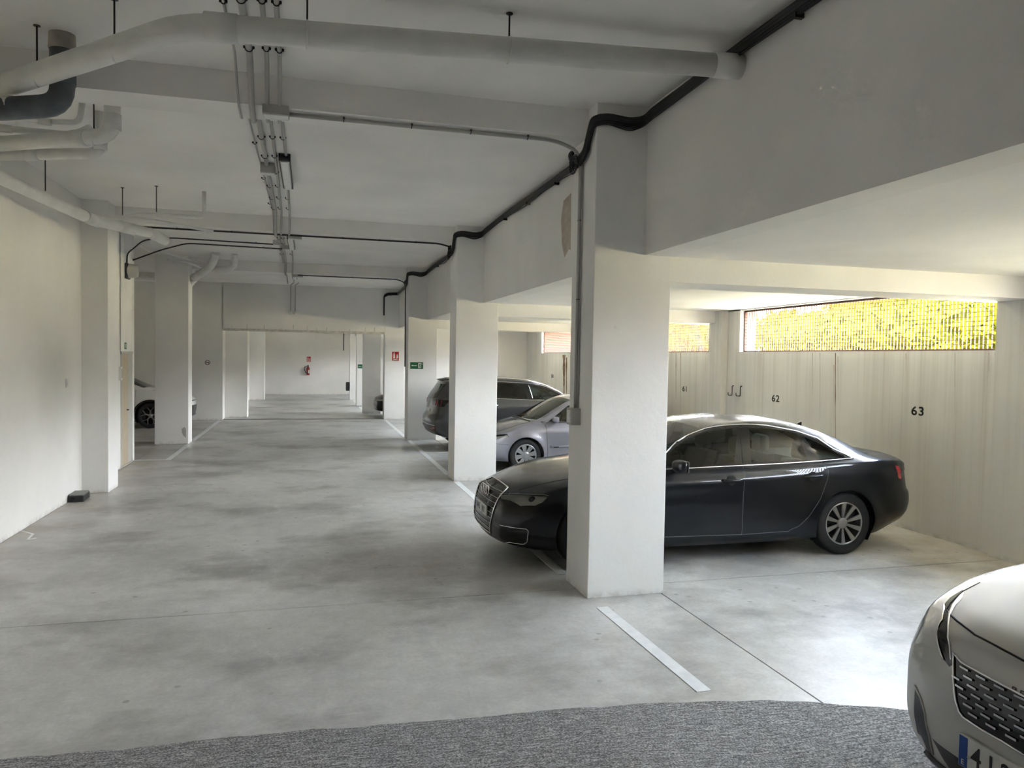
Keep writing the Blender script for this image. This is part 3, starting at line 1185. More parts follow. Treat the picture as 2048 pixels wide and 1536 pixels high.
def wheel(root, c, s, R, rr, style):
    cx, cy, cz = c
    wdt = .215
    ax = (0, s, 0)
    prof = [(-wdt, rr), (-wdt, R - .03), (-wdt + .025, R - .004), (-wdt + .05, R), (-.05, R), (-.022, R - .005), (-.004, R - .028), (.002, (R + rr) / 2 + .005), (-.006, rr + .012), (-.014, rr)]
    t = MB().lathe(prof, (cx, cy, cz), ax, 40).build('wheel', K['tyre'], root)
    rim = MB().lathe([(-.014, rr), (-.010, rr - .006), (-.03, rr - .02), (-.12, rr - .03), (-.13, .04), (-.13, .001)], (cx, cy, cz), ax, 40)
    rim.build('rim_barrel', K['alloydark'], t)
    sp = MB()

    def P(r, a, d):
        return Vector((cx + r * math.cos(a), cy + s * d, cz + r * math.sin(a)))

    def spoke(a0, w0, a1, w1, r0, r1, d0, d1, th=.018):
        A = [P(r0, a0 - w0 / r0, d0), P(r0, a0 + w0 / r0, d0), P(r1, a1 + w1 / r1, d1), P(r1, a1 - w1 / r1, d1)]
        sp.prism(A, (0, -s * th, 0))

    if style == 'ten':
        for k in range(10):
            a = 2 * math.pi * (k + .5) / 10
            spoke(a, .010, a, .026, .045, rr - .006, -.035, -.012)
        sp.lathe([(-.012, rr), (-.008, rr - .008), (-.016, rr - .016)], (cx, cy, cz), ax, 40)
        sp.lathe([(-.05, .062), (-.030, .058), (-.026, .03), (-.026, .001)], (cx, cy, cz), ax, 20)
    elif style == 'eight':
        for k in range(8):
            a = 2 * math.pi * k / 8 + .2
            spoke(a, .024, a, .046, .05, rr - .008, -.018, -.010)
        sp.lathe([(-.012, rr), (-.004, rr - .010), (-.012, rr - .024)], (cx, cy, cz), ax, 40)
        sp.lathe([(-.03, .075), (-.012, .07), (-.008, .035), (-.008, .001)], (cx, cy, cz), ax, 20)
    elif style == 'wye':
        for k in range(5):
            a = 2 * math.pi * k / 5 + .3
            spoke(a, .02, a, .014, .05, rr * .55, -.02, -.012)
            spoke(a, .012, a + .34, .010, rr * .5, rr - .006, -.012, -.008)
            spoke(a, .012, a - .34, .010, rr * .5, rr - .006, -.012, -.008)
        sp.lathe([(-.03, .06), (-.015, .055), (-.012, .001)], (cx, cy, cz), ax, 20)
    else:
        for k in range(5):
            a = 2 * math.pi * k / 5
            spoke(a, .03, a, .05, .05, rr - .006, -.03, -.012)
        sp.lathe([(-.03, .07), (-.02, .06), (-.018, .001)], (cx, cy, cz), ax, 20)
    sp.build('spokes', K['alloy'], t)
    MB().lathe([(-.11, .13), (-.10, .13), (-.10, .04)], (cx, cy, cz), ax, 24).build('brake_disc', M['steel'], t)
    return t
# ------------------------------------------------------------------ the dark sedan
SED = dict(
    L=4.93, hw=.937, hz=.338, arch=.372, hubs=(.915, 3.827), cab=(1.55, 4.0), nx=96,
    zt=[(0, .70), (.10, .765), (.3, .825), (.7, .895), (1.1, .945), (1.40, .985), (1.55, 1.035), (1.9, 1.215), (2.2, 1.345), (2.5, 1.420), (2.85, 1.455), (3.2, 1.448), (3.55, 1.395), (3.9, 1.295), (4.2, 1.175), (4.42, 1.085), (4.55, 1.062), (4.75, 1.05), (4.88, 1.02), (4.93, .99)],
    zb=[(0, .62), (.15, .70), (.4, .775), (.8, .845), (1.3, .905), (1.8, .925), (2.5, .945), (3.2, .965), (3.9, .99), (4.4, 1.0), (4.75, .985), (4.93, .94)],
    zr=[(0, .67), (.3, .80), (.8, .875), (1.35, .945), (1.6, 1.01), (2.0, 1.19), (2.3, 1.30), (2.6, 1.365), (2.95, 1.392), (3.3, 1.37), (3.65, 1.295), (4.0, 1.175), (4.3, 1.06), (4.5, 1.03), (4.75, 1.02), (4.93, .97)],
    wr=[(0, .50), (.4, .66), (1.0, .74), (1.4, .78), (1.7, .73), (2.1, .695), (2.5, .67), (3.0, .655), (3.5, .655), (3.9, .665), (4.3, .69), (4.6, .72), (4.93, .62)],
    w=[(0, .66), (.12, .78), (.3, .865), (.6, .915), (1.0, .932), (2.4, .934), (3.9, .937), (4.3, .92), (4.6, .885), (4.8, .83), (4.93, .76)],
    z0=[(0, .215), (.3, .185), (.8, .18), (1.4, .175), (3.4, .185), (4.2, .20), (4.6, .27), (4.93, .34)],
    fz=[(.15, .10), (.25, .03), (.34, 0), (.50, .015), (.65, .06), (.78, .16), (1.0, .30)], fy=.20,
    rz=[(.2, .12), (.35, .05), (.5, 0), (.62, .015), (.68, .05), (.85, .075), (.98, .05), (1.1, .1)], ry=.20,
    ffall=.95, rfall=.8, shoulder=.05, flare=.016,
    creases=[(lambda x: .80 + .018 * x, .010, .016), (lambda x: .335 + .012 * x, .012, .035)])
root = empty('sedan', (1.763, 7.74, 0), label='near-black four-door sedan with chrome window trim parked beside the first pillar', cat='car')
c = Car(SED, K['dark'], root, 1.763, 7.74, False)


def side_poly(c, pts):
    return [(p.x, p.z) for p in (c.px(*q) for q in pts)]


fg = side_poly(c, [(1352, 893.5), (1370, 881), (1411, 864), (1451, 857.5), (1472, 856.5), (1469, 926.5), (1352, 933)])
sl = (fg[0][1] - fg[1][1]) / (fg[0][0] - fg[1][0])
x_a = fg[0][0] - (fg[0][1] - fg[-1][1]) / max(.3, sl)
fg = [fg[0]] + fg[1:] + [(max(x_a, 1.62), fg[-1][1] - .005)]
rg = side_poly(c, [(1496, 856), (1540, 857), (1593, 867), (1616, 919.5), (1502, 925)])
qg = side_poly(c, [(1607, 873), (1633, 884), (1665, 902), (1685, 914.5), (1638, 918)])
dlo = side_poly(c, [(1352, 885), (1370, 873.5), (1411, 857.5), (1451, 851), (1487, 849), (1532, 851), (1592, 862), (1633, 876), (1665, 897.5), (1690, 908.5), (1706, 917), (1641, 922), (1560, 927.5), (1352, 938)])
dlo = dlo[:1] + dlo[1:] + [(fg[-1][0] - .08, dlo[-1][1] - .008)]
c.side(fg, 'side_window', K['glass'], 10)
c.side(rg, 'side_window', K['glass'], 12)
c.side(qg, 'quarter_window', K['glass'], 14)
c.side(dlo, 'window_surround', K['gloss'], 16)
c.top([(1.50, -.72), (1.42, -.4), (1.39, 0), (1.42, .4), (1.50, .72), (2.30, .64), (2.28, 0), (2.30, -.64)], 'windscreen', K['glass'], 20)
c.top([(3.62, -.60), (3.60, 0), (3.62, .60), (4.36, .62), (4.41, 0), (4.36, -.62)], 'rear_window', K['glass'], 21)
c.arches()
bs = side_poly(c, [(1486, 935), (1488, 943), (1486.5, 992), (1484.5, 1042), (1483, 1069)])
rd = side_poly(c, [(1642, 924), (1656, 938), (1655, 959), (1641, 998), (1618.6, 1032), (1598, 1052), (1582, 1059)])
zsill = bs[-1][1]
fdoor = bs + [(1.42, zsill + .02), (1.40, .60), (1.36, .87)]
rdoor = bs[::-1] + rd + [(rd[-1][0] - .03, zsill + .01)]
c.side(rdoor, 'rear_door', K['dark'], 30)
c.side(fdoor, 'front_door', K['dark'], 32)
hl = [c.px(*q) for q in [(999, 985), (1040, 985.5), (1086, 987), (1099, 990.5), (1085, 1005), (1070, 1011.5), (1041, 1012), (1021, 1001), (1001, 998)]]
c.facing(hl, 'headlamp', K['lens'], 40)
fi = [c.px(*q) for q in [(986, 1049), (1053, 1058.5), (1056, 1063), (1053, 1084), (1048, 1087), (984, 1074)]]
c.facing(fi, 'fog_intake', K['gloss'], 42)
G = [(-.34, .735), (-.45, .655), (-.36, .285), (.36, .285), (.45, .655), (.34, .735)]
c.front(G, 'grille', K['gloss'], 50)
TL = [c.px(*q) for q in [(1790, 931), (1797, 932), (1802, 942), (1804, 952), (1802, 959), (1797, 956)]]
c.facing(TL, 'tail_lamp', K['red'], 52)
c.finish()
# chrome round the windows
for s in (1,):
    c.strip([c.on_side(x, z) for x, z in dlo], .0075, 'chrome_trim', M['chrome'], closed=True, lift=.003, n=20)
c.strip([c.on_side(x, z) for x, z in bs], .0022, 'door_gap', K['edge'], lift=.0005)  # door gaps drawn pale: the glint on the panel edges is in the colour
c.strip([c.on_side(x, z) for x, z in [(fg[4][0] + .03, fg[4][1] + .0), (bs[0][0], bs[0][1])]], .002, 'pillar_gap', K['seam'], lift=.0005)
c.strip([c.on_side(x, z) for x, z in rdoor[len(bs):] + [bs[-1]]], .0022, 'door_gap', K['edge'], lift=.0005)
c.strip([c.on_side(x, z) for x, z in [bs[-1], (1.42, zsill + .02), (1.40, .60), (1.36, .87)]], .0022, 'door_gap', K['edge'], lift=.0005)
c.strip([c.on_front(y, z) for y, z in G], .008, 'grille_frame', M['chrome'], both=False, closed=True, lift=.006, n=12)
gs = empty('grille_bars')
gs.parent = root
for k in range(8):
    z = .335 + k * .052
    hwid = .36 + (.09 * (z - .285) / .37 if z < .655 else .09 - .11 * (z - .655) / .08) - .01
    c.strip([c.on_front(y, z) for y in (-hwid, -hwid / 2, 0, hwid / 2, hwid)], .0034, 'grille_bar', M['chrome'], parent=gs, both=False, lift=.004)
for k in range(4):                         # the ring badge
    y = -.105 + .07 * k
    p = c.on_front(y, .665, .018)
    ring = [(p.x - .004 * (k % 2), p.y + .047 * math.cos(t * .2618), p.z + .047 * math.sin(t * .2618)) for t in range(25)]
    MB().tube(ring, .0065, 6).build('badge_ring', M['chrome'], gs)
o, xf = c.plate(0, .43, .54, '')
text_mesh('0445', .095, K['trim'], 'plate_characters', o, (xf - .0075, .095, .485), (0, -1, 0), (0, 0, 1), .001, .001, .80)
text_mesh('JNY', .095, K['trim'], 'plate_characters', o, (xf - .0075, -.135, .485), (0, -1, 0), (0, 0, 1), .001, .001, .80)
c.strip([c.on_front(0, .225)] + [c.px(*q) for q in [(962, 1061), (985, 1075), (1020, 1084), (1048, 1088), (1054, 1084), (1057, 1063), (1053, 1058), (1000, 1050)]], .005, 'bumper_trim', M['chrome'], lift=.003)
c.strip([c.on_top(x, y) for x, y in ((.28, -.50), (.5, -.60), (.8, -.68), (1.2, -.735), (1.45, -.76))], .0018, 'bonnet_gap', K['seam'], lift=.0004)
cen = sum(hl, Vector()) / len(hl)
for s in (1, -1):                          # lamp insides behind the lens
    h = c.bvh.find_nearest(cen)
    W = Vector((h[1].x, h[1].y * s, h[1].z))
    back = MB().prism([(Vector((p.x, p.y * s, p.z)) - W * .03) for p in hl], -W * .05).build('lamp_bowl', K['lamp'], root)
    q = cen.lerp(hl[2], .35)
    q = Vector((q.x, q.y * s, q.z)) - W * .028
    MB().lathe([(.0, .001), (.012, .025), (.006, .034), (-.01, .038)], q, W, 20).build('projector', K['gloss'], back)
    e = [Vector((p.x, p.y * s, p.z)) - W * .012 for p in (hl[0], hl[1], hl[2], hl[3])]
    MB().tube(e, .005, 6).build('running_light', K['plate'], back)
c.wheels('ten', .232)
for s in (-1, 1):
    c.handle(c.px(1464, 960).x, c.px(1464, 960).z, K['dark'], s)
    c.handle(c.px(1626, 952).x, c.px(1626, 952).z, K['dark'], s)
    c.mirror(1.83, .955, K['dark'], s)
c.cabin([(2.62, -.38, 1.17), (2.62, .38, 1.17), (3.42, -.40, 1.12), (3.42, .40, 1.12)], .93, steering=(2.02, -.38, .93))
p = c.on_top(3.86, 0)
MB().prism([(p.x - .09, -.012, p.z - .01), (p.x + .05, -.012, p.z - .03), (p.x + .055, -.012, p.z + .055), (p.x + .025, -.012, p.z + .05)], (0, .024, 0)).build('roof_aerial', K['dark'], root)
MB().box((1.0, -.86, .17), (3.45, .86, .24), .02).build('underbody', K['trim'], root)
MB().box((3.72, -.80, .35), (4.6, .80, .955)).build('parcel_shelf', K['cabin'], root)
# ------------------------------------------------------------------ the lilac-silver hatchback
HAT = dict(
    L=4.17, hw=.852, hz=.302, arch=.335, hubs=(.85, 3.39), cab=(1.1, 3.4), nx=64,
    zt=[(0, .66), (.1, .72), (.35, .80), (.7, .875), (.98, .935), (1.12, 1.0), (1.4, 1.17), (1.72, 1.325), (2.1, 1.395), (2.5, 1.405), (3.0, 1.37), (3.4, 1.28), (3.7, 1.12), (3.85, 1.0), (4.05, .97), (4.17, .92)],
    zb=[(0, .58), (.2, .68), (.6, .79), (1.0, .85), (1.6, .88), (2.5, .90), (3.4, .93), (3.9, .93), (4.17, .88)],
    zr=[(0, .62), (.4, .765), (.9, .875), (1.15, .95), (1.5, 1.13), (1.8, 1.265), (2.2, 1.33), (2.7, 1.335), (3.2, 1.26), (3.6, 1.08), (3.9, .955), (4.17, .90)],
    wr=[(0, .45), (.4, .60), (.9, .70), (1.2, .69), (1.6, .62), (2.1, .565), (2.8, .555), (3.4, .58), (3.8, .64), (4.17, .58)],
    w=[(0, .60), (.12, .71), (.3, .785), (.6, .83), (1.0, .85), (3.2, .852), (3.7, .83), (4.0, .77), (4.17, .70)],
    z0=[(0, .22), (.3, .18), (.9, .17), (3.4, .18), (3.8, .22), (4.17, .30)],
    fz=[(.15, .08), (.3, .01), (.42, 0), (.55, .02), (.66, .08), (.78, .2), (1.0, .3)], fy=.24,
    rz=[(.2, .08), (.4, 0), (.6, .01), (.9, .06), (1.1, .1)], ry=.2,
    ffall=.9, rfall=.7, shoulder=.06, flare=.02,
    creases=[(lambda x: .72 + .03 * x, .006, .02)])


def hatch(X0, YC, mat, label, detail=True, style='eight', rim=.205):
    root = empty('hatchback', (X0, YC, 0), label=label, cat='car')
    c = Car(HAT, mat, root, X0, YC, False)
    c.side([(1.28, .905), (1.70, 1.195), (2.0, 1.275), (2.28, 1.295), (2.26, .915)], 'side_window', K['glass'], 10)
    c.side([(2.34, 1.295), (2.75, 1.285), (3.15, 1.20), (3.28, .945), (2.33, .917)], 'side_window', K['glass'], 12)
    c.top([(1.08, -.66), (.99, -.35), (.965, 0), (.99, .35), (1.08, .66), (1.78, .535), (1.74, 0), (1.78, -.535)], 'windscreen', K['glass'], 20)
    c.top([(3.30, -.48), (3.28, 0), (3.30, .48), (3.78, .55), (3.80, 0), (3.78, -.55)], 'rear_window', K['glass'], 21)
    c.arches()
    c.side([(1.26, .22), (1.24, .60), (1.22, .87), (2.30, .90), (2.30, .24)], 'front_door', mat, 30)
    c.side([(2.30, .24), (2.30, .90), (3.28, .92), (3.10, .62), (2.85, .26)], 'rear_door', mat, 32)
    hl = [c.on_front(y, z) for y, z in ((-.38, .60), (-.62, .645), (-.76, .69), (-.80, .64), (-.66, .55), (-.40, .53))]
    c.facing(hl, 'headlamp', K['lens'], 40)
    c.front([(-.34, .60), (-.36, .545), (.36, .545), (.34, .60)], 'grille', K['gloss'], 50)
    c.front([(-.40, .36), (-.44, .27), (.44, .27), (.40, .36)], 'lower_intake', K['trim'], 51)
    c.finish()
    hlc = sum(hl, Vector()) / len(hl)
    for s in (1, -1):
        h = c.bvh.find_nearest(hlc)
        W = Vector((h[1].x, h[1].y * s, h[1].z))
        MB().prism([(Vector((p.x, p.y * s, p.z)) - W * .03) for p in hl], -W * .05).build('lamp_bowl', K['lamp'], root)
    c.strip([c.on_side(x, z) for x, z in ((1.26, .22), (1.24, .60), (1.22, .87))], .0028, 'door_gap', K['seam'], lift=.0005)
    c.strip([c.on_side(x, z) for x, z in ((1.24, .885), (2.3, .908), (3.28, .93))], .006, 'window_seal', K['trim'], lift=.002)
    for s in (1,):
        c.strip([c.on_side(x, z) for x, z in ((1.30, .455), (1.8, .462), (2.24, .468))], .022, 'rub_strip', mat, lift=.006, flat=1.0)
        c.strip([c.on_side(x, z) for x, z in ((1.36, .452), (1.46, .454))], .012, 'strip_inlay', K['trim'], lift=.022)
    c.strip([c.on_side(x, z) for x, z in ((.52, .50), (.36, .51), (.25, .515))], .002, 'bumper_gap', K['seam'], lift=.0005)
    c.strip([c.on_top(x, y) for x, y in ((.22, -.42), (.45, -.55), (.75, -.63), (1.02, -.67))], .0022, 'bonnet_gap', K['seam'], lift=.0005)
    c.strip([c.on_top(x, y) for x, y in ((.97, -.62), (.93, -.3), (.925, 0), (.93, .3), (.97, .62))], .012, 'cowl', K['trim'], both=False, lift=.004)
    for y in (-.18, .1):
        p = c.on_top(.82, y, .004)
        MB().lathe([(0, .012), (.012, .010), (.014, .001)], p, (0, 0, 1), 10).build('washer_jet', K['trim'], root)
    for y0, y1 in ((-.50, -.05), (.02, .46)):
        c.strip([c.on_top(1.0, y1), c.on_top(1.03, (y0 + y1) / 2), c.on_top(1.10, y0)], .007, 'wiper', K['trim'], both=False, lift=.014)
    p = c.on_side(1.10, .62, -1, .002)
    MB().lathe([(0, .022), (.006, .016), (.008, .001)], p, (0, -1, 0), 12).build('repeater', K['plate'], root)
    c.wheels(style, rim)
    for s in (-1, 1):
        c.mirror(1.40, .895, mat if detail else K['trim'], s, 0.95)
    c.cabin([(2.15, -.34, 1.10), (2.15, .34, 1.10), (2.9, -.34, 1.06), (2.9, .34, 1.06)], .88, steering=(1.6, -.34, .90))
    MB().box((.95, -.78, .15), (3.1, .78, .22), .02).build('underbody', K['trim'], root)
    return c


hatch(2.95, 13.85, K['silver'], 'lilac-silver hatchback with a dented front wing parked behind the second pillar')
bk = hatch(2.12, 25.95, K['blackcar'], 'black hatchback whose nose shows in the far hall opening', False, 'five')

# ------------------------------------------------------------------ the charcoal people carrier
SUV = dict(
    L=4.64, hw=.922, hz=.345, arch=.385, hubs=(.92, 3.76), cab=(1.3, 4.3), nx=70,
    zt=[(0, .90), (.1, .965), (.4, 1.02), (.9, 1.075), (1.18, 1.11), (1.35, 1.19), (1.7, 1.40), (2.0, 1.525), (2.4, 1.60), (3.0, 1.635), (3.8, 1.625), (4.3, 1.60), (4.64, 1.575)],
    zb=[(0, .82), (.15, .90), (.5, .98), (1.1, 1.05), (1.8, 1.12), (2.8, 1.16), (3.8, 1.185), (4.3, 1.19), (4.64, 1.14)],
    zr=[(0, .865), (.4, .99), (1.0, 1.07), (1.35, 1.145), (1.7, 1.32), (2.0, 1.43), (2.4, 1.505), (3.0, 1.545), (3.8, 1.54), (4.3, 1.52), (4.64, 1.495)],
    wr=[(0, .55), (.4, .72), (1.1, .78), (1.5, .73), (2.0, .67), (2.6, .64), (3.6, .635), (4.3, .62), (4.64, .60)],
    w=[(0, .66), (.12, .78), (.3, .86), (.6, .905), (1.0, .92), (3.8, .922), (4.3, .91), (4.52, .885), (4.64, .85)],
    z0=[(0, .26), (.3, .22), (.9, .21), (3.6, .215), (4.2, .25), (4.64, .36)],
    fz=[(.2, .10), (.35, .03), (.5, 0), (.75, .01), (.88, .05), (1.0, .14), (1.2, .25)], fy=.20,
    rz=[(.25, .16), (.40, .06), (.52, .01), (.66, 0), (.74, .02), (.80, .07), (.98, .10), (1.12, .115), (1.2, .15), (1.57, .36), (1.64, .34)], ry=.16,
    ffall=.9, rfall=1.3, shoulder=.06, flare=.02, crown=.75, round=(.10, .05),
    creases=[(lambda x: .86 + .01 * x, .006, .02)])
root = empty('people_carrier', (7.16, 16.92, 0), math.pi, label='charcoal people carrier parked nose-in, its tail between the second and third pillars', cat='car')
c = Car(SUV, K['grey'], root, 7.16, 16.92, True)
c.side([(1.42, 1.13), (1.72, 1.285), (2.0, 1.395), (2.3, 1.455), (2.40, 1.465), (2.34, 1.16)], 'side_window', K['glass'], 10)
c.side([(2.52, 1.475), (3.0, 1.495), (3.42, 1.49), (3.40, 1.20), (2.46, 1.165)], 'side_window', K['privacy'], 12)
c.side([(3.50, 1.49), (3.9, 1.475), (4.12, 1.44), (4.05, 1.27), (3.48, 1.21)], 'quarter_window', K['privacy'], 14)
c.side([(1.30, 1.105), (1.42, 1.17), (1.72, 1.315), (2.0, 1.42), (2.4, 1.49), (3.0, 1.515), (3.9, 1.50), (4.16, 1.455), (4.10, 1.235), (3.4, 1.18), (2.4, 1.14)], 'window_surround', K['gloss'], 16)
c.top([(1.22, -.70), (1.15, -.35), (1.13, 0), (1.15, .35), (1.22, .70), (1.95, .60), (1.92, 0), (1.95, -.60)], 'windscreen', K['glass'], 20)
c.rear([(-.66, 1.17), (-.60, 1.46), (.60, 1.46), (.66, 1.17), (0, 1.12)], 'rear_window', K['privacy'], 21, 3.9)
c.rear([(-.87, 1.13), (-.87, .985), (.87, .985), (.87, 1.13)], 'tail_band', K['gloss'], 22, 3.9)
c.rear([(-.80, .60), (-.84, .26), (.84, .26), (.80, .60)], 'lower_bumper', K['trim'], 23, 4.2)
c.arches()
c.side([(1.32, .28), (1.28, .7), (1.26, 1.07), (2.42, 1.13), (2.42, .28)], 'front_door', K['grey'], 30)
c.side([(2.42, .28), (2.42, 1.13), (3.46, 1.17), (3.44, .85), (3.28, .62), (3.2, .28)], 'rear_door', K['grey'], 32)
c.finish()
c.strip([c.on_side(x, z) for x, z in ((1.30, 1.10), (2.4, 1.135), (3.4, 1.172), (4.1, 1.225))], .007, 'chrome_trim', M['chrome'], lift=.004, n=30)
c.strip([c.on_side(x, z) for x, z in ((1.30, 1.115), (1.72, 1.325), (2.0, 1.43), (2.4, 1.50), (3.0, 1.525), (3.9, 1.51))], .006, 'chrome_trim', M['chrome'], lift=.004, n=30)
c.strip([c.on_side(2.40, 1.465, -1), c.on_side(2.36, 1.30, -1), c.on_side(2.335, 1.165, -1)], .008, 'pillar_trim', M['chrome'], lift=.003)
for x in (2.42, 3.46):
    c.strip([c.on_side(x, 1.12), c.on_side(x, .8), c.on_side(x - .03, .30)], .0028, 'door_gap', K['seam'], lift=.0005)
for s in (-1, 1):
    rl = [c.on_top(x, s * .60) for x in (2.1, 2.4, 2.9, 3.4, 3.9, 4.15)]
    MB().tube([rl[0]] + [p + Vector((0, 0, .04)) for p in rl[1:-1]] + [rl[-1]], .014, 8).build('roof_rail', M['chrome'], root)
    for k in range(3):                      # claw-shaped red elements of the tail lamp
        y = s * (.56 + .11 * k)
        P = [c.on_rear(y, 1.005, .004), c.on_rear(y + s * .055, 1.005, .004), c.on_rear(y + s * .085, 1.11, .004), c.on_rear(y + s * .03, 1.11, .004)]
        MB().prism(P, (.006, 0, 0)).build('tail_lamp', K['red'], root)
    P = [c.on_rear(s * .55, .47, .004), c.on_rear(s * .80, .50, .004), c.on_rear(s * .80, .53, .004), c.on_rear(s * .55, .505, .004)]
    MB().prism(P, (.005, 0, 0)).build('reflector', K['red'], root)
    c.handle(3.25, 1.02, M['chrome'], s, .2)
    c.handle(2.2, 1.0, M['chrome'], s, .2)
    c.mirror(1.62, 1.15, K['gloss'], s, 1.05)
sp = MB()
rl = [c.on_rear(y, 1.535) for y in (-.58, -.3, 0, .3, .58)]
vs = [(p.x - .10, p.y, p.z + .055) for p in rl] + [(p.x + .10 - .10 * abs(p.y), p.y, p.z + .02) for p in rl] + [(p.x + .0, p.y, p.z - .02) for p in rl]
sp.add(vs, [(i, i + 1, i + 6, i + 5) for i in range(4)] + [(i + 5, i + 6, i + 11, i + 10) for i in range(4)], True)
sp.build('roof_spoiler', K['grey'], root)
c.strip([c.on_rear(y, .575) for y in (-.82, -.4, 0, .4, .82)], .012, 'bumper_trim', M['chrome'], both=False, lift=.0)
for s in (-1, 1):
    p = c.on_rear(s * .52, .30)
    MB().box((p.x - .06, p.y - .09, p.z - .03), (p.x + .02, p.y + .09, p.z + .02), .012).build('exhaust_trim', M['chrome'], root)
MB().box((4.44, -.26, .80), (4.565, .26, .91), .003).build('number_plate', K['plate'], root)
c.wheels('five', .235)
c.cabin([(2.35, -.38, 1.32), (2.35, .38, 1.32), (3.2, -.4, 1.30), (3.2, .4, 1.30)], 1.10, .5, steering=(1.75, -.38, 1.08))
MB().box((1.0, -.85, .19), (3.5, .85, .26), .02).build('underbody', K['trim'], root)

# ------------------------------------------------------------------ the white crossover in the side bay
CHR = dict(
    L=4.36, hw=.897, hz=.345, arch=.40, hubs=(1.02, 3.66), cab=(1.4, 3.9), nx=60,
    zt=[(0, .82), (.12, .90), (.4, .985), (.8, 1.06), (1.15, 1.11), (1.3, 1.16), (1.7, 1.36), (2.0, 1.48), (2.4, 1.55), (2.9, 1.555), (3.4, 1.50), (3.9, 1.35), (4.2, 1.18), (4.36, 1.05)],
    zb=[(0, .76), (.2, .86), (.6, .955), (1.1, 1.03), (1.8, 1.08), (2.8, 1.14), (3.6, 1.18), (4.0, 1.12), (4.36, 1.0)],
    zr=[(0, .79), (.5, .94), (1.1, 1.05), (1.4, 1.14), (1.8, 1.30), (2.2, 1.42), (2.7, 1.45), (3.3, 1.41), (3.9, 1.27), (4.2, 1.12), (4.36, 1.02)],
    wr=[(0, .5), (.5, .68), (1.1, .74), (1.5, .70), (2.0, .63), (2.7, .60), (3.4, .58), (4.0, .62), (4.36, .56)],
    w=[(0, .62), (.12, .74), (.3, .82), (.7, .88), (1.0, .897), (3.7, .897), (4.1, .86), (4.36, .76)],
    z0=[(0, .25), (.3, .22), (1.0, .20), (3.6, .20), (4.1, .26), (4.36, .36)],
    fz=[(.2, .10), (.35, .03), (.55, 0), (.72, .01), (.82, .05), (.95, .14), (1.2, .25)], fy=.24,
    rz=[(.2, .1), (.45, 0), (.8, .03), (1.1, .12), (1.3, .2)], ry=.2,
    ffall=.9, rfall=.8, shoulder=.07, flare=.03, creases=[(lambda x: .80 + .05 * x, .008, .03)])
root = empty('crossover', (-3.13, 22.92, 0), math.pi, label='white crossover parked in the side bay behind the scuffed pillar', cat='car')
c = Car(CHR, K['cream'], root, -3.13, 22.92, True)
c.side([(1.50, 1.09), (1.85, 1.275), (2.2, 1.38), (2.6, 1.405), (2.62, 1.15)], 'side_window', K['privacy'], 10)
c.side([(2.72, 1.41), (3.1, 1.39), (3.35, 1.30), (3.30, 1.20), (2.72, 1.155)], 'side_window', K['privacy'], 12)
c.top([(1.22, -.68), (1.15, -.35), (1.13, 0), (1.15, .35), (1.22, .68), (1.98, .56), (1.95, 0), (1.98, -.56)], 'windscreen', K['glass'], 20)
hl = [c.on_front(y, z) for y, z in ((-.40, .75), (-.62, .80), (-.80, .86), (-.82, .80), (-.66, .72), (-.42, .70))]
c.facing(hl, 'headlamp', K['gloss'], 40)
c.front([(-.46, .60), (-.58, .30), (.58, .30), (.46, .60)], 'lower_grille', K['trim'], 50)
c.front([(-.40, .745), (-.40, .715), (.40, .715), (.40, .745)], 'upper_grille', K['trim'], 51)
c.arches()
c.side([(1.44, .30), (1.40, .7), (1.38, 1.05), (2.66, 1.13), (2.66, .30)], 'front_door', K['cream'], 30)
c.finish()
for hx in CHR['hubs']:
    pts = [c.on_side(hx + .415 * math.cos(math.radians(a)), CHR['hz'] + .415 * math.sin(math.radians(a))) for a in range(-15, 196, 10)]
    c.strip(pts, .028, 'arch_trim', K['trim'], lift=.0, flat=.6)
c.strip([c.on_side(1.44, .30), c.on_side(1.40, .7), c.on_side(1.38, 1.04)], .003, 'door_gap', K['seam'], lift=.0005)
c.strip([c.on_side(1.42, .25), c.on_side(2.4, .25), c.on_side(3.25, .25)], .04, 'sill_trim', K['trim'], lift=-.01)
c.strip([c.on_top(x, y) for x, y in ((.3, -.55), (.6, -.66), (1.0, -.72))], .0025, 'bonnet_gap', K['seam'], lift=.0005)
c.strip([c.on_front(y, .765) for y in (-.40, -.2, 0, .2, .40)], .008, 'grille_trim', M['chrome'], both=False, lift=.004)
c.strip([c.on_front(y, .32) for y in (-.6, -.3, 0, .3, .6)], .02, 'bumper_lip', M['greypvc'], both=False, lift=.01)
for s in (-1, 1):
    c.mirror(1.66, 1.10, K['cream'], s, 1.0)
c.wheels('wye', .245, .345)
c.cabin([(2.4, -.36, 1.25), (2.4, .36, 1.25)], 1.06, .45, steering=(1.85, -.36, 1.02))
MB().box((1.1, -.82, .18), (3.4, .82, .25), .02).build('underbody', K['trim'], root)

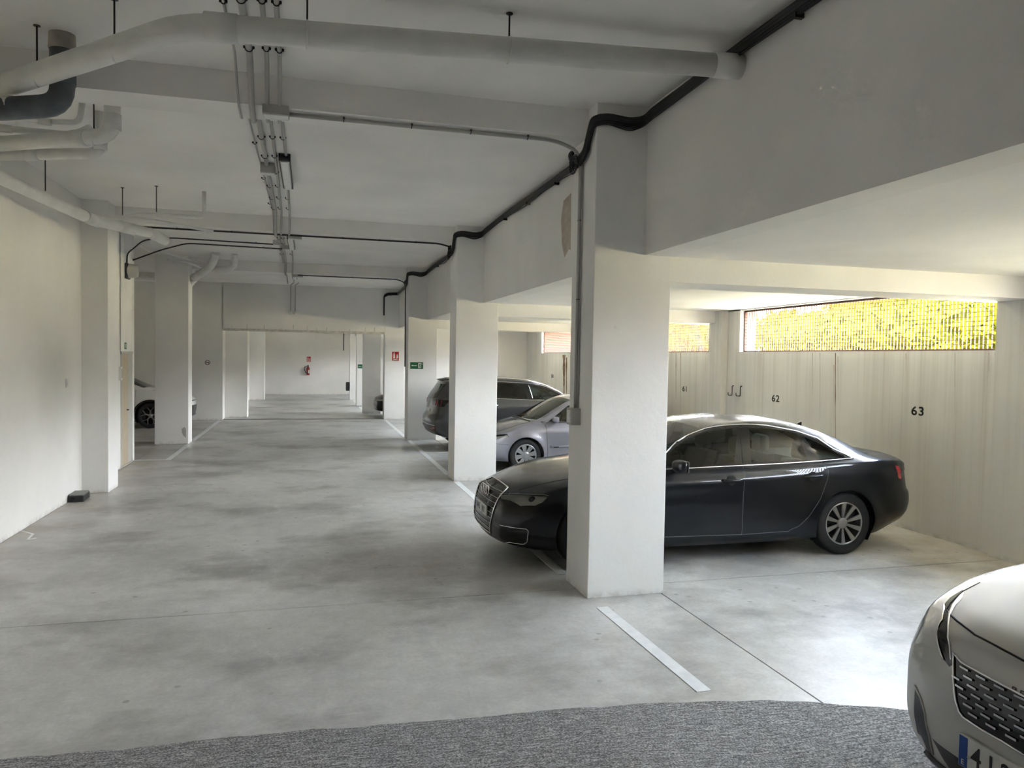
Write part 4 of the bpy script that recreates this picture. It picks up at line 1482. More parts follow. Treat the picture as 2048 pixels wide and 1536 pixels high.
# ------------------------------------------------------------------ the white car with the slatted grille beside the ramp
PEU = dict(SUV)
PEU.update(
    L=4.45, hubs=(.93, 3.60), nx=80,
    zt=[(0, .90), (.07, .955), (.2, .99), (.5, 1.035), (.9, 1.075), (1.18, 1.11), (1.35, 1.19), (1.7, 1.40), (2.0, 1.525), (2.4, 1.60), (3.0, 1.62), (3.6, 1.60), (4.1, 1.55), (4.45, 1.52)],
    zb=[(0, .83), (.12, .90), (.35, .965), (.7, 1.005), (1.1, 1.05), (1.8, 1.12), (2.8, 1.16), (3.8, 1.185), (4.45, 1.14)],
    zr=[(0, .875), (.15, .945), (.4, .995), (1.0, 1.065), (1.35, 1.145), (1.7, 1.32), (2.0, 1.43), (2.4, 1.505), (3.0, 1.53), (3.8, 1.51), (4.45, 1.45)],
    wr=[(0, .58), (.4, .73), (1.1, .78), (1.5, .73), (2.0, .67), (2.6, .64), (3.6, .635), (4.45, .60)],
    w=[(0, .76), (.10, .85), (.25, .895), (.5, .918), (.9, .922), (3.6, .92), (4.1, .91), (4.45, .85)],
    z0=[(0, .23), (.3, .21), (.9, .21), (3.6, .215), (4.0, .25), (4.45, .36)],
    fz=[(.2, .10), (.32, .03), (.45, 0), (.62, .0), (.80, .035), (.90, .07), (1.0, .16), (1.2, .25)], fy=.26,
    creases=[(lambda x: .70 + .02 * x, .006, .03)])
X0, YC = 2.66, 2.20
root = empty('family_car', (X0, YC, 0), label='pearl-white car with a black dashed grille standing beside the asphalt ramp', cat='car')
c = Car(PEU, K['white'], root, X0, YC, False)


def pp(*pts):
    return [c.px(*q) for q in pts]


c.top([(1.22, -.70), (1.15, -.35), (1.13, 0), (1.15, .35), (1.22, .70), (1.95, .60), (1.92, 0), (1.95, -.60)], 'windscreen', K['glass'], 20)
c.side([(1.42, 1.13), (1.72, 1.285), (2.0, 1.395), (2.3, 1.455), (2.40, 1.465), (2.34, 1.16)], 'side_window', K['glass'], 10)
c.side([(2.52, 1.475), (3.0, 1.495), (3.42, 1.47), (3.40, 1.20), (2.46, 1.165)], 'side_window', K['privacy'], 12)
c.arches()
GN = [(p.y, p.z) for p in pp((1908, 1306), (1924, 1325), (1965, 1348), (2008, 1371), (2046, 1391))]
GB = [(p.y, p.z) for p in pp((2046, 1508), (2005, 1482), (1964, 1459), (1928, 1435), (1919, 1423), (1913, 1402), (1909, 1367))]
ym = .0
GP = GB + GN
GP = GP + [(-y, z) for y, z in GP[::-1]]
c.front(GP, 'grille', K['gloss'], 50, .9)
IN = [(p.y, p.z) for p in pp((1945, 1534), (1930, 1525), (1875, 1486), (1864, 1476), (1885, 1534))]
IN = [IN[3], IN[2], IN[1]] + [(-y, z) for y, z in (IN[1], IN[2], IN[3])] + [(-.40, .25), (.40, .25)]
c.front(IN, 'lower_intake', K['trim'], 51, .9)
FG = pp((1830, 1372), (1829, 1390), (1830, 1440), (1835, 1466), (1843, 1473), (1857, 1504), (1867, 1511), (1859, 1474), (1850, 1427), (1841, 1395))
c.facing(FG, 'side_intake', K['trim'], 52)
HL = pp((1926, 1179), (1900, 1195), (1889, 1208), (1885, 1240), (1880, 1246), (1879, 1295), (1888, 1320), (1899, 1334), (1904, 1330), (1901, 1290), (1897, 1262), (1899, 1228), (1906, 1212), (1926, 1188))
c.facing(HL, 'headlamp', K['gloss'], 54)
SE = pp((1893, 1220), (1902, 1231), (1914, 1242), (1950, 1270), (2005, 1299), (2046, 1321))
BE = pp((1901, 1206), (1912, 1195), (1925, 1183), (1960, 1165))
bn = [(p.x, p.y) for p in SE[::-1]] + [(p.x, p.y) for p in BE] + [(1.0, .775), (1.08, .4)]
bn = bn + [(x, -y) for x, y in bn[::-1]]
c.top(bn, 'bonnet', K['white'], 56)
c.finish()
c.strip(SE + [Vector((SE[-1].x - .002, 0, SE[-1].z))], .0055, 'bonnet_gap', K['seam'], lift=-.001, n=20)
c.strip([SE[0]] + BE, .004, 'bonnet_gap', K['seam'], lift=-.001, n=20)
c.strip([c.on_front(y, z) for y, z in GP], .006, 'grille_frame', M['chrome'], both=False, closed=True, lift=.003, n=12)
gb = empty('grille_dashes')
gb.parent = root
zt_, zb_ = GN[-1][1], GB[0][1]
for r in range(7):
    z = zb_ + .035 + r * (zt_ - zb_ - .05) / 6
    t = (z - zb_) / (zt_ - zb_)
    hw = .30 + .13 * t
    y = -hw + (.045 if r % 2 else 0)
    while y < hw - .03:
        a, b = c.on_front(y, z, .003), c.on_front(y + .048, z, .003)
        MB().prism([a, b, b + Vector((0, 0, .0085)), a + Vector((0, 0, .0085))], (-.004, 0, 0)).build('dash', M['chrome'], gb)
        y += .092
# lettering on the lip above the grille, one letter after the other across the nose
p0, p1 = pp((2029, 1380), (2045, 1388))
dy = max(.02, p0.y - p1.y)
for k, ch in enumerate('PEUGEOT'):
    q = c.on_front(p0.y - dy * k, p0.z, .004)
    text_mesh(ch, .030, K['trim'], 'lip_letter', root, (q.x, q.y, q.z), (0, -1, 0), (.2, 0, 1), .002, .0006, 1.3)
q0, q1 = pp((1925, 1461), (1921, 1519))
hwp = max(.24, min(.30, q0.y))
o, xf = c.plate(0, q1.z, q0.z, '', wid=2 * hwp)
for k, ch in enumerate('412'):
    text_mesh(ch, .120, K['trim'], 'plate_characters', o, (xf - .0075, hwp - .088 - .068 * k, (q0.z + q1.z) / 2), (0, -1, 0), (0, 0, 1), .001, .0012, .85)
MB().lathe([(0, .007), (.004, .006), (.005, .001)], (xf - .007, hwp - .053, (q0.z + q1.z) / 2 - .012), (-1, 0, 0), 12).build('plate_rivet', K['plate'], o)
c.strip([HL[2], HL[3], HL[4], HL[5], HL[6]], .004, 'lamp_trim', M['chrome'], lift=.003)
c.strip([HL[13], HL[12], HL[11], HL[10], HL[9], HL[8]], .005, 'lamp_trim', M['chrome'], lift=.003)
c.strip(pp((1830, 1371), (1842, 1395), (1851, 1427), (1860, 1474), (1867, 1508)), .005, 'intake_trim', K['white'], lift=.003)
for s in (-1, 1):
    c.mirror(1.62, 1.15, K['gloss'], s, 1.05)
c.strip([c.on_front(y, .255) for y in (-.62, -.3, 0, .3, .62)], .02, 'bumper_lip', K['trim'], both=False, lift=.0)
c.wheels('five', .235)
c.cabin([(2.3, -.38, 1.30), (2.3, .38, 1.30)], 1.08, .5, steering=(1.75, -.38, 1.06))
MB().box((1.0, -.85, .19), (3.4, .85, .26), .02).build('underbody', K['trim'], root)
# ================================================================== services under the ceiling
def clip_mesh(r, axis):
    """Saddle clip round a conduit that runs along axis 'x', 'y' or 'z' under / beside a surface."""
    mb = MB()
    P = []
    for k in range(9):
        a = math.pi + math.pi * k / 8
        u, v = math.cos(a) * (r + .004), math.sin(a) * (r + .004)
        P.append({'y': (u, 0, v), 'x': (0, u, v), 'z': (v, u, 0)}[axis])
    mb.tube(P, .004, 5)
    for k in (-1, 1):
        c = {'y': (k * (r + .008), 0, .004), 'x': (0, k * (r + .008), .004), 'z': (.004, k * (r + .008), 0)}[axis]
        mb.lathe([(-.008, .001), (-.008, .008), (.008, .008), (.008, .001)], c, (0, 0, 1), 8)
    me = mb.mesh('clip')
    me.materials.append(M['black'])
    return me


def conduit(name, pts, r, label, clips, axis='y', mat='conduit', group=None, cat='conduit', fillet=.12):
    o = MB().tube(pts, r, 10, fillet).build(name, M[mat], None, label=label, cat=cat, group=group)
    if clips:
        me = clip_mesh(r, axis)
        for p in clips:
            c = bpy.data.objects.new('clip', me)
            COL.objects.link(c)
            c.parent = o
            c.location = p
    return o


ZK = ZC - .026


def run_path(x0, slope, r, y_end, y_start=-3.0):
    P = [(x0 + slope * (y_start - 5), y_start, ZC - r - .003)]
    xx = lambda y: x0 + slope * (y - 5)
    for yp in PY:
        b0, b1 = yp + .20, yp + .58
        if y_end < b0:
            break
        if y_start > b1:
            continue
        zb = 4.0 - r - .004
        P += [(xx(b0 - .45), b0 - .45, ZC - r - .003), (xx(b0) - .01, b0 - .03, zb), (xx(b1) - .02, b1 + .02, zb), (xx(b1 + .35) - .02, b1 + .35, ZC - r - .003)]
    P.append((xx(y_end), y_end, ZC - r - .003))
    return P


def run_clips(x0, slope, r, y_end, step=.75):
    out, y = [], 3.4
    while y < min(y_end, 17.5):
        if all(not (yp - .35 < y < yp + 1.0) for yp in PY):
            out.append((x0 + slope * (y - 5) - (.02 if y > 6.5 else 0), y, ZC - r - .003))
        y += step
    return out


G_C = 'grey conduits along the middle of the ceiling'
conduit('conduit', run_path(-.42, -.014, .023, 18.4), .023, 'thickest grey conduit of the three running along the ceiling', run_clips(-.42, -.014, .023, 18.4), group=G_C)
conduit('conduit', run_path(-.30, -.019, .016, 24.0), .016, 'slim grey conduit in the middle of the three along the ceiling', run_clips(-.30, -.019, .016, 24), group=G_C)
for y0, y1, lab in ((-3.0, 8.56, 'slim grey conduit along the ceiling as far as the nearest tube lamp'), (9.99, 14.31, 'slim grey conduit between the first two tube lamps'),
                    (15.74, 20.41, 'slim grey conduit between the last two tube lamps'), (21.84, 23.2, 'short grey conduit beyond the last tube lamp')):
    conduit('conduit', run_path(-.215, -.014, .016, y1, y0), .016, lab, [p for p in run_clips(-.215, -.014, .016, y1) if p[1] > y0], group=G_C)
conduit('cable', run_path(-.53, -.004, .009, 18.9), .009, 'thin loose grey cable beside the thickest ceiling conduit', run_clips(-.53, -.004, .009, 18.9, 1.6), cat='cable')

# conduits across the beams
o = conduit('conduit', [(-.18, 6.30, 3.975), (2.05, 6.30, 3.975), (2.305, 6.33, 3.90), (2.308, 6.35, 1.62)], .017, 'grey conduit along the first ceiling beam and down the first pillar',
            [(x, 6.30, 3.978) for x in (.25, .8, 1.3, 1.8)] + [], axis='x')
me = clip_mesh(.017, 'z')
for z in (3.3, 2.6):
    q = bpy.data.objects.new('clip', me)
    COL.objects.link(q)
    q.parent = o
    q.location = (2.312, 6.34, z)
conduit('cable', [(2.315, 6.305, 3.85), (2.318, 6.31, 2.6), (2.316, 6.325, 1.62)], .006, 'thin cable beside the conduit on the first pillar', [], cat='cable')
conduit('conduit', [(-2.7, 12.62, 3.975), (2.1, 12.62, 3.975), (2.30, 12.66, 3.93)], .014, 'slim dark conduit along the second ceiling beam', [(x, 12.62, 3.978) for x in (-2.0, -1.2, .5, 1.1, 1.7)], axis='x', mat='steel')
conduit('conduit', [(-.3, 18.9, 3.975), (2.1, 18.9, 3.975), (2.30, 18.94, 3.9), (2.312, 18.96, 1.8)], .013, 'slim dark conduit along the third ceiling beam and down the third pillar', [(x, 18.9, 3.978) for x in (.3, 1.0, 1.6)], axis='x', mat='steel')
conduit('conduit', [(-.58, 15.15, 4.165), (-2.5, 15.0, 4.165), (-2.95, 15.02, 4.10), (-3.10, 15.03, 3.95), (-3.215, 15.04, 3.85), (-3.218, 15.03, 3.66)], .012, 'slim conduit crossing to the siren above the beige door', [(x, 15.07, 4.165) for x in (-1.0, -1.8)], axis='x', mat='steel')
conduit('conduit', [(-.42, 15.75, 4.165), (-2.3, 15.62, 4.165), (-2.75, 15.55, 4.0), (-3.22, 15.50, 3.78)], .013, 'slim conduit crossing below the one to the siren', [(x, 15.68, 4.165) for x in (-.9, -1.6)], axis='x', mat='steel')
for x, lab in ((-.60, 'thin conduit dropping down the end wall to a round lamp'), (-.46, 'second conduit dropping down the end wall beside it')):
    conduit('conduit', [(x + .12, YE - 1.2, ZK), (x, YE - .3, ZK), (x, YE - .02, 4.1), (x, YE - .018, 3.42)], .013, lab, [], fillet=.1)
    e = MB().lathe([(0, .001), (0, .062), (-.03, .062), (-.06, .05), (-.065, .001)], (x, YE - .001, 3.36), (0, 1, 0), 20).build('bulkhead_lamp', M['boxwhite'], None, label='small round white lamp on the end wall under the ' + ('left' if x < -.5 else 'right') + ' dropped conduit', cat='lamp')
    MB().lathe([(-.045, .052), (-.075, .035), (-.08, .001)], (x, YE - .001, 3.36), (0, 1, 0), 16).build('lens', M['diffuser'], e)


def jbox(a, b, label, group='grey junction boxes on the ceiling'):
    e = MB().box(a, b, .006).build('junction_box', M['boxgrey'], None, label=label, cat='junction box', group=group)
    MB().box((a[0] + .006, a[1] + .006, a[2] - .012), (b[0] - .006, b[1] - .006, a[2]), .004).build('lid', M['boxwhite'], e)
    return e


jbox((-.37, 6.16, 3.93), (-.17, 6.30, 4.0), 'grey junction box under the first ceiling beam')
jbox((-.56, 9.03, 4.13), (-.40, 9.15, ZC), 'small grey junction box beside the nearest tube lamp')
jbox((-.36, 12.70, 3.94), (-.14, 12.80, 4.0), 'grey junction box under the second ceiling beam')
jbox((-.70, 15.08, 4.16), (-.56, 15.2, ZC), 'grey junction box where the siren conduit starts')
jbox((-.55, 15.68, 4.16), (-.40, 15.8, ZC), 'grey junction box where the lower crossing conduit starts')
jbox((-.42, 18.95, 3.94), (-.18, 19.05, 4.0), 'grey junction box under the third ceiling beam')


def tube_lamp(x, y, ln, label):
    e = empty('tube_lamp', (x, y, ZC), label=label, cat='lamp', group='tube lamps along the ceiling')
    MB().box((-.055, 0, -.05), (.055, ln, 0), .008).build('housing', M['boxgrey'], e)
    MB().box((-.045, .03, -.10), (.045, ln - .03, -.048), .02).build('diffuser', M['diffuser'], e)
    for y0 in (0, ln - .035):
        MB().box((-.062, y0, -.085), (.062, y0 + .035, -.004), .006).build('end_cap', M['blackplastic'] if y0 == 0 else M['boxgrey'], e)
    for s in (-1, 1):
        MB().box((s * .058 - .004, .06, -.075), (s * .058 + .004, ln - .02, -.06)).build('edge_strip', M['steel'], e)
    return e


tube_lamp(-.28, 8.55, 1.45, 'unlit tube lamp with grey end caps between the first and second beams')
tube_lamp(-.36, 14.3, 1.45, 'unlit tube lamp between the second and third beams')
tube_lamp(-.42, 20.4, 1.45, 'unlit tube lamp between the third beam and the end wall')

# box on the first pillar at the foot of the conduit
e = MB().box((2.24, 6.27, 1.48), (2.335, 6.40, 1.63), .006).build('switch_box', M['boxgrey'], None, label='grey switch box at the foot of the conduit on the first pillar', cat='switch box')
MB().box((2.234, 6.29, 1.50), (2.242, 6.37, 1.61), .003).build('cover', M['boxwhite'], e)

# black cables bundled along the upstand beam and round the pillars
cb = empty('cable_bundle', (0, 0, 0), label='black cable bundle running along the top of the upstand beam and round the pillars', cat='cable')
R = random.Random(11)


def bundle(dz, dx, r, wob, sag):
    P = [(BX - .03 - dx, -3.0, 4.17 + dz)]
    for k, yp in enumerate(PY):
        y0 = P[-1][1]
        n = 7
        for i in range(1, n):
            t = i / n
            P.append((BX - .03 - dx, y0 + (yp - .25 - y0) * t, 4.17 + dz - sag * (i % 3 == 1) * R.uniform(.3, 1) + R.uniform(-wob, wob)))
        P += [(BX - .03 - dx, yp - .16, 4.15 + dz), (BX - .06, yp - .03 - dx, 4.115 + dz), (2.62, yp - .03 - dx, 4.09 + dz - sag * .4), (2.42, yp - .03 - dx, 4.11 + dz),
              (2.33 - .03 - dx, yp - .01, 4.09 + dz), (2.33 - .03 - dx, yp + .08, 3.98 + dz), (2.33 - .03 - dx, yp + .16, 3.86 + dz), (2.33 - .035 - dx, yp + .34, 3.82 + dz),
              (2.33 - .03 - dx, yp + .52, 3.86 + dz), (2.33 - .01 - dx, yp + .60 + dx, 3.95 + dz), (2.5, yp + .60 + dx, 4.06 + dz), (BX - .03 - dx, yp + .64, 4.13 + dz)]
    y0 = P[-1][1]
    for i in range(1, 4):
        P.append((BX - .03 - dx, y0 + (YE - .2 - y0) * i / 4, 4.15 + dz))
    P += [(BX - .05, YE - .035, 4.10 + dz), (2.42, YE - .035 - dx, 4.08 + dz), (2.33 - .02, YE - .03 - dx, 4.0 + dz), (2.33 - .02, YE - .03 - dx, 3.38)]
    return MB().tube(P, r, 8, .05).build('cable', M['black'], cb)


for dz, dx, r, w, s in ((0, 0, .022, .004, 0), (.016, .016, .017, .006, 0), (-.028, .004, .013, .006, .01), (-.045, .014, .008, .01, .035), (-.05, .0, .006, .01, .06), (.026, 0, .015, .004, 0)):
    bundle(dz, dx, r, w, s)
for k, yp in enumerate(PY[:2]):                   # loops of slack beside the pillars
    lp = MB()
    for j in range(4):
        rad = .05 + .018 * j
        lp.tube([(2.28 - .008 * j, yp + .36 + rad * math.cos(a * .4), 3.80 + rad * .8 * math.sin(a * .4)) for a in range(9, 25)], .006, 6)
    lp.build('slack_loop', M['black'], cb)
for y in [3.9 + .9 * k for k in range(2)] + [7.3, 8.4, 9.6, 10.8, 13.6, 15.2, 16.9]:
    MB().box((BX - .062, y, 4.10), (BX + .001, y + .03, 4.13)).build('cable_clip', M['blackplastic'], cb)


# ------------------------------------------------------------------ drain pipes
def pipe(name, pts, r, label, sockets=(), mat='pvc', fillet=.16, hangers=(), cat='pipe'):
    o = MB().tube(pts, r, 20, fillet).build(name, M[mat], None, label=label, cat=cat)
    for a, b in sockets:
        MB().tube([a, b], r + .007, 20).build('socket', M[mat], o)
    for x, y, z in hangers:
        h = MB().tube([(x, y, z + r), (x, y, ZC)], .006, 6).lathe([(0, .001), (0, .022), (-.006, .022), (-.006, .001)], (x, y, ZC), (0, 0, 1), 10)
        hg = h.build('hanger_rod', M['steel'], o)
        ring = [(x, y + (r + .004) * math.cos(a * .3927), z + (r + .004) * math.sin(a * .3927)) for a in range(17)]
        MB().tube(ring, .005, 5).build('hanger_clamp', M['pvc'], hg)
    return o


pipe('drain_pipe', [(BX + .02, 4.585, 4.065), (-.70, 4.74, 3.955), (-2.20, 6.16, 3.90), (-3.2, 7.12, 3.86)], .076, 'large white drain pipe hung across the aisle with a bend',
     [((-.42, 4.726, 3.963), (-.60, 4.735, 3.959)), ((2.60, 4.594, 4.06), (2.80, 4.585, 4.065))],
     hangers=((1.20, 4.655, 4.012), (-.03, 4.71, 3.974), (-1.18, 5.19, 3.938), (-1.78, 5.76, 3.915)), fillet=.22)
o = pipe('soil_pipe', [(-1.66, 5.87, ZC + .02), (-1.66, 5.87, 3.76), (-2.3, 6.02, 3.70), (-3.2, 6.5, 3.64)], .078, 'dark grey elbow pipe dropping from the ceiling behind the large drain pipe', [((-1.66, 5.87, 3.90), (-1.66, 5.87, 3.97))], 'greypvc', .13)
MB().tube([(-1.98, 5.945, 3.735), (-3.2, 6.48, 3.645)], .080, 20).build('white_section', M['pvc'], o)
MB().lathe([(0, .082), (-.10, .086), (-.11, .08)], (-1.66, 5.87, ZC), (0, 0, 1), 20).build('mortar_collar', M['raw'], o)
pipe('drain_pipe', [(-1.62, 7.05, ZC), (-1.62, 7.05, 3.89), (-1.85, 7.16, 3.875), (-3.2, 7.74, 3.82)], .064, 'white drain pipe with a fat elbow rising to the ceiling', [((-1.62, 7.05, 3.92), (-1.62, 7.05, 4.06)), ((-1.84, 7.155, 3.876), (-1.96, 7.21, 3.872))], fillet=.12,
     hangers=((-1.78, 7.13, 3.88),))
pipe('drain_pipe', [(-1.86, 7.66, ZC), (-1.86, 7.66, 3.87), (-2.45, 7.85, 3.86), (-3.2, 8.15, 3.86)], .052, 'slimmer white drain pipe with an elbow just below the fat one', [((-1.86, 7.66, 3.90), (-1.86, 7.66, 4.0)), ((-2.40, 7.83, 3.86), (-2.52, 7.88, 3.86))], fillet=.10)
pipe('waste_pipe', [(-3.2, 7.0, 4.02), (-2.2, 7.30, 4.02), (-1.95, 7.36, 4.05), (-1.93, 7.38, ZC)], .024, 'thin white waste pipe above the elbow pipes', [((-2.25, 7.285, 4.02), (-2.15, 7.315, 4.02))], fillet=.06)
pipe('waste_pipe', [(-3.2, 7.35, 3.96), (-2.55, 7.45, 3.97), (-2.05, 7.55, 3.99), (-1.9, 7.5, 4.06)], .028, 'short white waste pipe squeezed between the elbow pipes', [((-2.62, 7.44, 3.968), (-2.5, 7.46, 3.971))], fillet=.08)
pipe('wall_drain_pipe', [(-3.12, 5.6, 3.74), (-2.88, 8.2, 3.715), (-2.63, 10.45, 3.70), (-2.12, 11.2, 3.685), (-1.98, 11.55, 3.64)], .068, 'long white drain pipe sloping along the left wall', [((-2.66, 10.2, 3.702), (-2.60, 10.55, 3.70)), ((-2.40, 10.8, 3.695), (-2.28, 10.98, 3.69)), ((-2.12, 11.2, 3.685), (-2.02, 11.45, 3.655))],
     hangers=((-2.93, 7.6, 3.72), (-2.77, 9.2, 3.71)), fillet=.12)
T1 = [at(205, 436, 2, 3.84), at(245, 436, 2, 3.84), at(280, 429, 2, 3.86), at(408, 434, 2, 3.90)]
pipe('waste_pipe', [tuple(p) for p in T1] + [(T1[-1].x + .0, T1[-1].y, ZC)], .026, 'thin white pipe that turns up to the ceiling beside the left pilaster', fillet=.06, hangers=((T1[2].x + .2, T1[2].y - .02, 3.87), (T1[1].x, T1[1].y, 3.845)))
T2 = [at(262, 437, 2, 3.80), at(300, 440, 2, 3.82), at(425, 462, 2, 3.84)]
pipe('waste_pipe', [tuple(p) for p in T2], .024, 'thin white pipe running out to the second beam', [(tuple(T2[2] - Vector((.08, 0, 0))), tuple(T2[2]))], fillet=.1)
# pipes round the pillar in front of the white crossover
LP = [tuple(at(374, 574, 1, 19.0)), tuple(at(388, 556, 1, 18.5)), tuple(at(424, 531, 2, 3.99)), tuple(at(432, 505, 2, 4.24))]
pipe('drain_pipe', LP, .085, 'white drain pipe leaning beside the scuffed pillar', [(LP[1], tuple(Vector(LP[1]).lerp(Vector(LP[2]), .08)))], fillet=.25)
LQ = [tuple(at(396, 543, 2, 3.99)), tuple(at(460, 537, 2, 3.99)), tuple(at(469, 530, 2, 4.02)), tuple(at(469, 507, 2, 4.25))]
pipe('drain_pipe', LQ, .065, 'white drain pipe with an upturned end near the third beam', [(tuple(Vector(LQ[2]).lerp(Vector(LQ[3]), .3)), tuple(Vector(LQ[2]).lerp(Vector(LQ[3]), .6)))], fillet=.12)
pipe('waste_pipe', [tuple(at(318, 502, 2, 4.12)), tuple(at(406, 527, 2, 4.03))], .028, 'thin white pipe sloping to the leaning drain pipe', fillet=.0)
pipe('waste_pipe', [tuple(at(335, 519, 2, 4.00)), tuple(at(375, 524, 2, 4.00)), tuple(at(402, 535, 2, 3.94))], .026, 'second thin white pipe under the sloping one', fillet=.1)
pipe('bay_pipe', [(-8.5, 19.6, 3.88), (-3.4, 19.2, 3.84)], .09, 'white drain pipe high in the side bay', [((-4.6, 19.3, 3.849), (-4.45, 19.285, 3.848))])
# ================================================================== fittings, signs and small things
# beige door in the left wall
d = empty('door_1', (-3.27, 14.62, 0), kind='structure', label='beige door ajar in a grey frame in the left wall')
MB().box((-.02, .02, .005), (.025, .60, 2.03), .003).build('leaf', M['door'], d)
MB().box((-.26, .60, 0), (.025, .90, 2.05)).build('frame_panel', M['doorframe'], d)
MB().box((-.26, -.03, 0), (.05, .02, 2.06)).box((-.26, -.03, 2.03), (.05, .92, 2.07)).build('frame', M['doorframe'], d)
h = MB().tube([(.02, .52, 1.0), (.06, .52, 1.0), (.06, .42, 1.0)], .009, 8, .015).build('handle', M['steel'], d)
MB().box((-.25, 0, 0), (.05, .92, .012)).build('threshold', M['doorframe'], d)
MB().box((-.32, -.05, 0), (-.26, .95, 2.1)).build('back_panel', M['doorframe'], d)

# siren above the door
e = empty('siren', (-3.23, 15.03, 3.53), label='grey round-faced siren box high above the beige door', cat='siren')
MB().box((0, -.12, -.15), (.05, .12, .14), .02).build('base', M['blackplastic'], e)
MB().lathe([(.04, .13), (.13, .125), (.19, .10), (.20, .05), (.20, .001)], (0, .0, 0), (1, 0, 0), 24).build('horn', M['boxgrey'], e)


def sign(name, org, u, n, w, h, mat, label, cat='sign'):
    """Flat plate: org centre, u reading direction, n outward normal."""
    u, n = Vector(u), Vector(n)
    z = Vector((0, 0, 1))
    o = Vector(org)
    P = [o - u * w / 2 - z * h / 2, o + u * w / 2 - z * h / 2, o + u * w / 2 + z * h / 2, o - u * w / 2 + z * h / 2]
    s = MB().prism(P, n * .004).build(name, mat, None, label=label, cat=cat)

    def mark(nm, pts, m, d=.0048):
        MB().prism([o + u * a * w + z * b * h + n * d for a, b in pts], n * .0008).build(nm, m, s)
    return s, mark


def extinguisher_sign(org, w, h, label):
    s, mark = sign('extinguisher_sign', org, (1, 0, 0), (0, -1, 0), w, h, M['red'], label)
    mark('pictogram_bottle', [(-.34, -.26), (-.06, -.26), (-.06, .12), (-.10, .24), (-.16, .30), (-.26, .30), (-.31, .24), (-.34, .12)], M['white'])
    mark('pictogram_valve', [(-.28, .32), (-.12, .32), (-.12, .42), (-.28, .42)], M['white'])
    mark('pictogram_flame', [(.10, -.26), (.36, -.26), (.40, .0), (.30, .26), (.24, .12), (.14, .22), (.18, .0)], M['white'])
    mark('pictogram_text', [(-.34, -.42), (.36, -.42), (.36, -.34), (-.34, -.34)], M['white'])
    return s


extinguisher_sign((2.70, YE - .006, 2.06), .22, .29, 'red fire-extinguisher sign on the pillar beside the end opening')
extinguisher_sign((-.06, YF - .001, 1.82), .20, .27, 'small red sign above the extinguisher on the far wall')


def exit_sign(org, w, h, label):
    s, mark = sign('exit_sign', org, (1, 0, 0), (0, -1, 0), w, h, M['green'], label)
    mark('arrow', [(-.42, .0), (-.30, .13), (-.30, .045), (.02, .045), (.02, -.045), (-.30, -.045), (-.30, -.13)], M['white'])
    mark('doorway', [(.12, -.38), (.34, -.38), (.34, .38), (.12, .38)], M['white'])
    mark('running_figure', [(.17, -.34), (.21, -.34), (.235, -.08), (.29, -.32), (.325, -.30), (.27, .02), (.27, .12), (.33, .02), (.335, .08), (.28, .20), (.20, .20), (.15, .06), (.175, .04), (.205, .12), (.21, -.02)], M['green'], .0057)
    mark('figure_head', [(.235, .23), (.275, .23), (.285, .28), (.275, .33), (.235, .33), (.225, .28)], M['green'], .0057)
    mark('green_edge', [(.36, .20), (.46, .20), (.46, .27), (.36, .27)], M['white'])
    return s


exit_sign((2.545, 18.496, 1.84), .32, .165, 'green emergency-exit sign with arrow and running figure on the third pillar')
exit_sign((2.03, 30.99, 1.62), .30, .15, 'small green exit sign on a pillar of the far hall')
s, mark = sign('door_sign', (-3.226, 14.95, 2.17), (0, 1, 0), (1, 0, 0), .15, .12, M['green'], 'small green sign on the wall above the beige door')
mark('pictogram', [(-.30, -.32), (.30, -.32), (.30, .32), (-.30, .32)], plain('pale_green', (.45, .55, .45), .5))

# no-smoking mark on the end wall
e = empty('no_smoking_sign', (-3.04, YE - .001, 1.77), label='round no-smoking sign on the end wall', cat='sign')
MB().lathe([(0, .001), (.002, .066), (.0, .068)], (0, 0, 0), (0, -1, 0), 28).build('disc', M['white'], e)
MB().tube([(.068 * math.cos(a * .2244), -.004, .068 * math.sin(a * .2244)) for a in range(29)], .009, 6).build('ring', plain('dark_red', (.10, .02, .02), .5), e)
MB().tube([(-.048, -.005, .048), (.048, -.005, -.048)], .007, 6).build('slash', plain('dark_red_bar', (.10, .02, .02), .5), e)
MB().box((-.04, -.004, -.012), (.04, -.002, .006)).box((.02, -.004, .006), (.035, -.002, .035)).build('cigarette', M['ink'], e)

# fire extinguisher on the far wall
e = empty('fire_extinguisher', (-.09, YF - .13, 1.0), label='red fire extinguisher hanging on the far wall', cat='extinguisher')
dr = plain('extinguisher_red', (.28, .02, .015), .35)
MB().lathe([(0, .001), (0, .08), (.34, .085), (.42, .05), (.45, .03)], (0, 0, 0), (0, 0, 1), 20).build('bottle', dr, e)
MB().box((-.03, -.03, .44), (.03, .03, .50)).box((-.02, -.10, .50), (.02, .04, .53)).build('valve', M['blackplastic'], e)
MB().tube([(-.02, 0, .48), (-.16, 0, .44), (-.19, 0, .30), (-.11, 0, .12), (-.05, -.05, .10)], .016, 8, .06).build('hose', M['blackplastic'], e)
MB().box((.0, -.088, .10), (.07, -.075, .26)).build('instruction_label', M['white'], e)
MB().box((-.03, .08, .30), (.03, .13, .36)).build('bracket', M['steel'], e)

# black box and cable by the far wall
e = MB().box((1.62, 35.34, .42), (1.78, 35.62, .82), .01).build('black_box', M['blackplastic'], None, label='black box fixed to the last pillar before the far wall', cat='box')
MB().box((1.612, 35.38, .46), (1.622, 35.58, .78)).build('cover', M['black'], e)
conduit('cable', [(1.70, YF - .02, 3.5), (1.70, YF - .02, 2.3)], .02, 'short black cable down the far wall', [], cat='cable', mat='black')

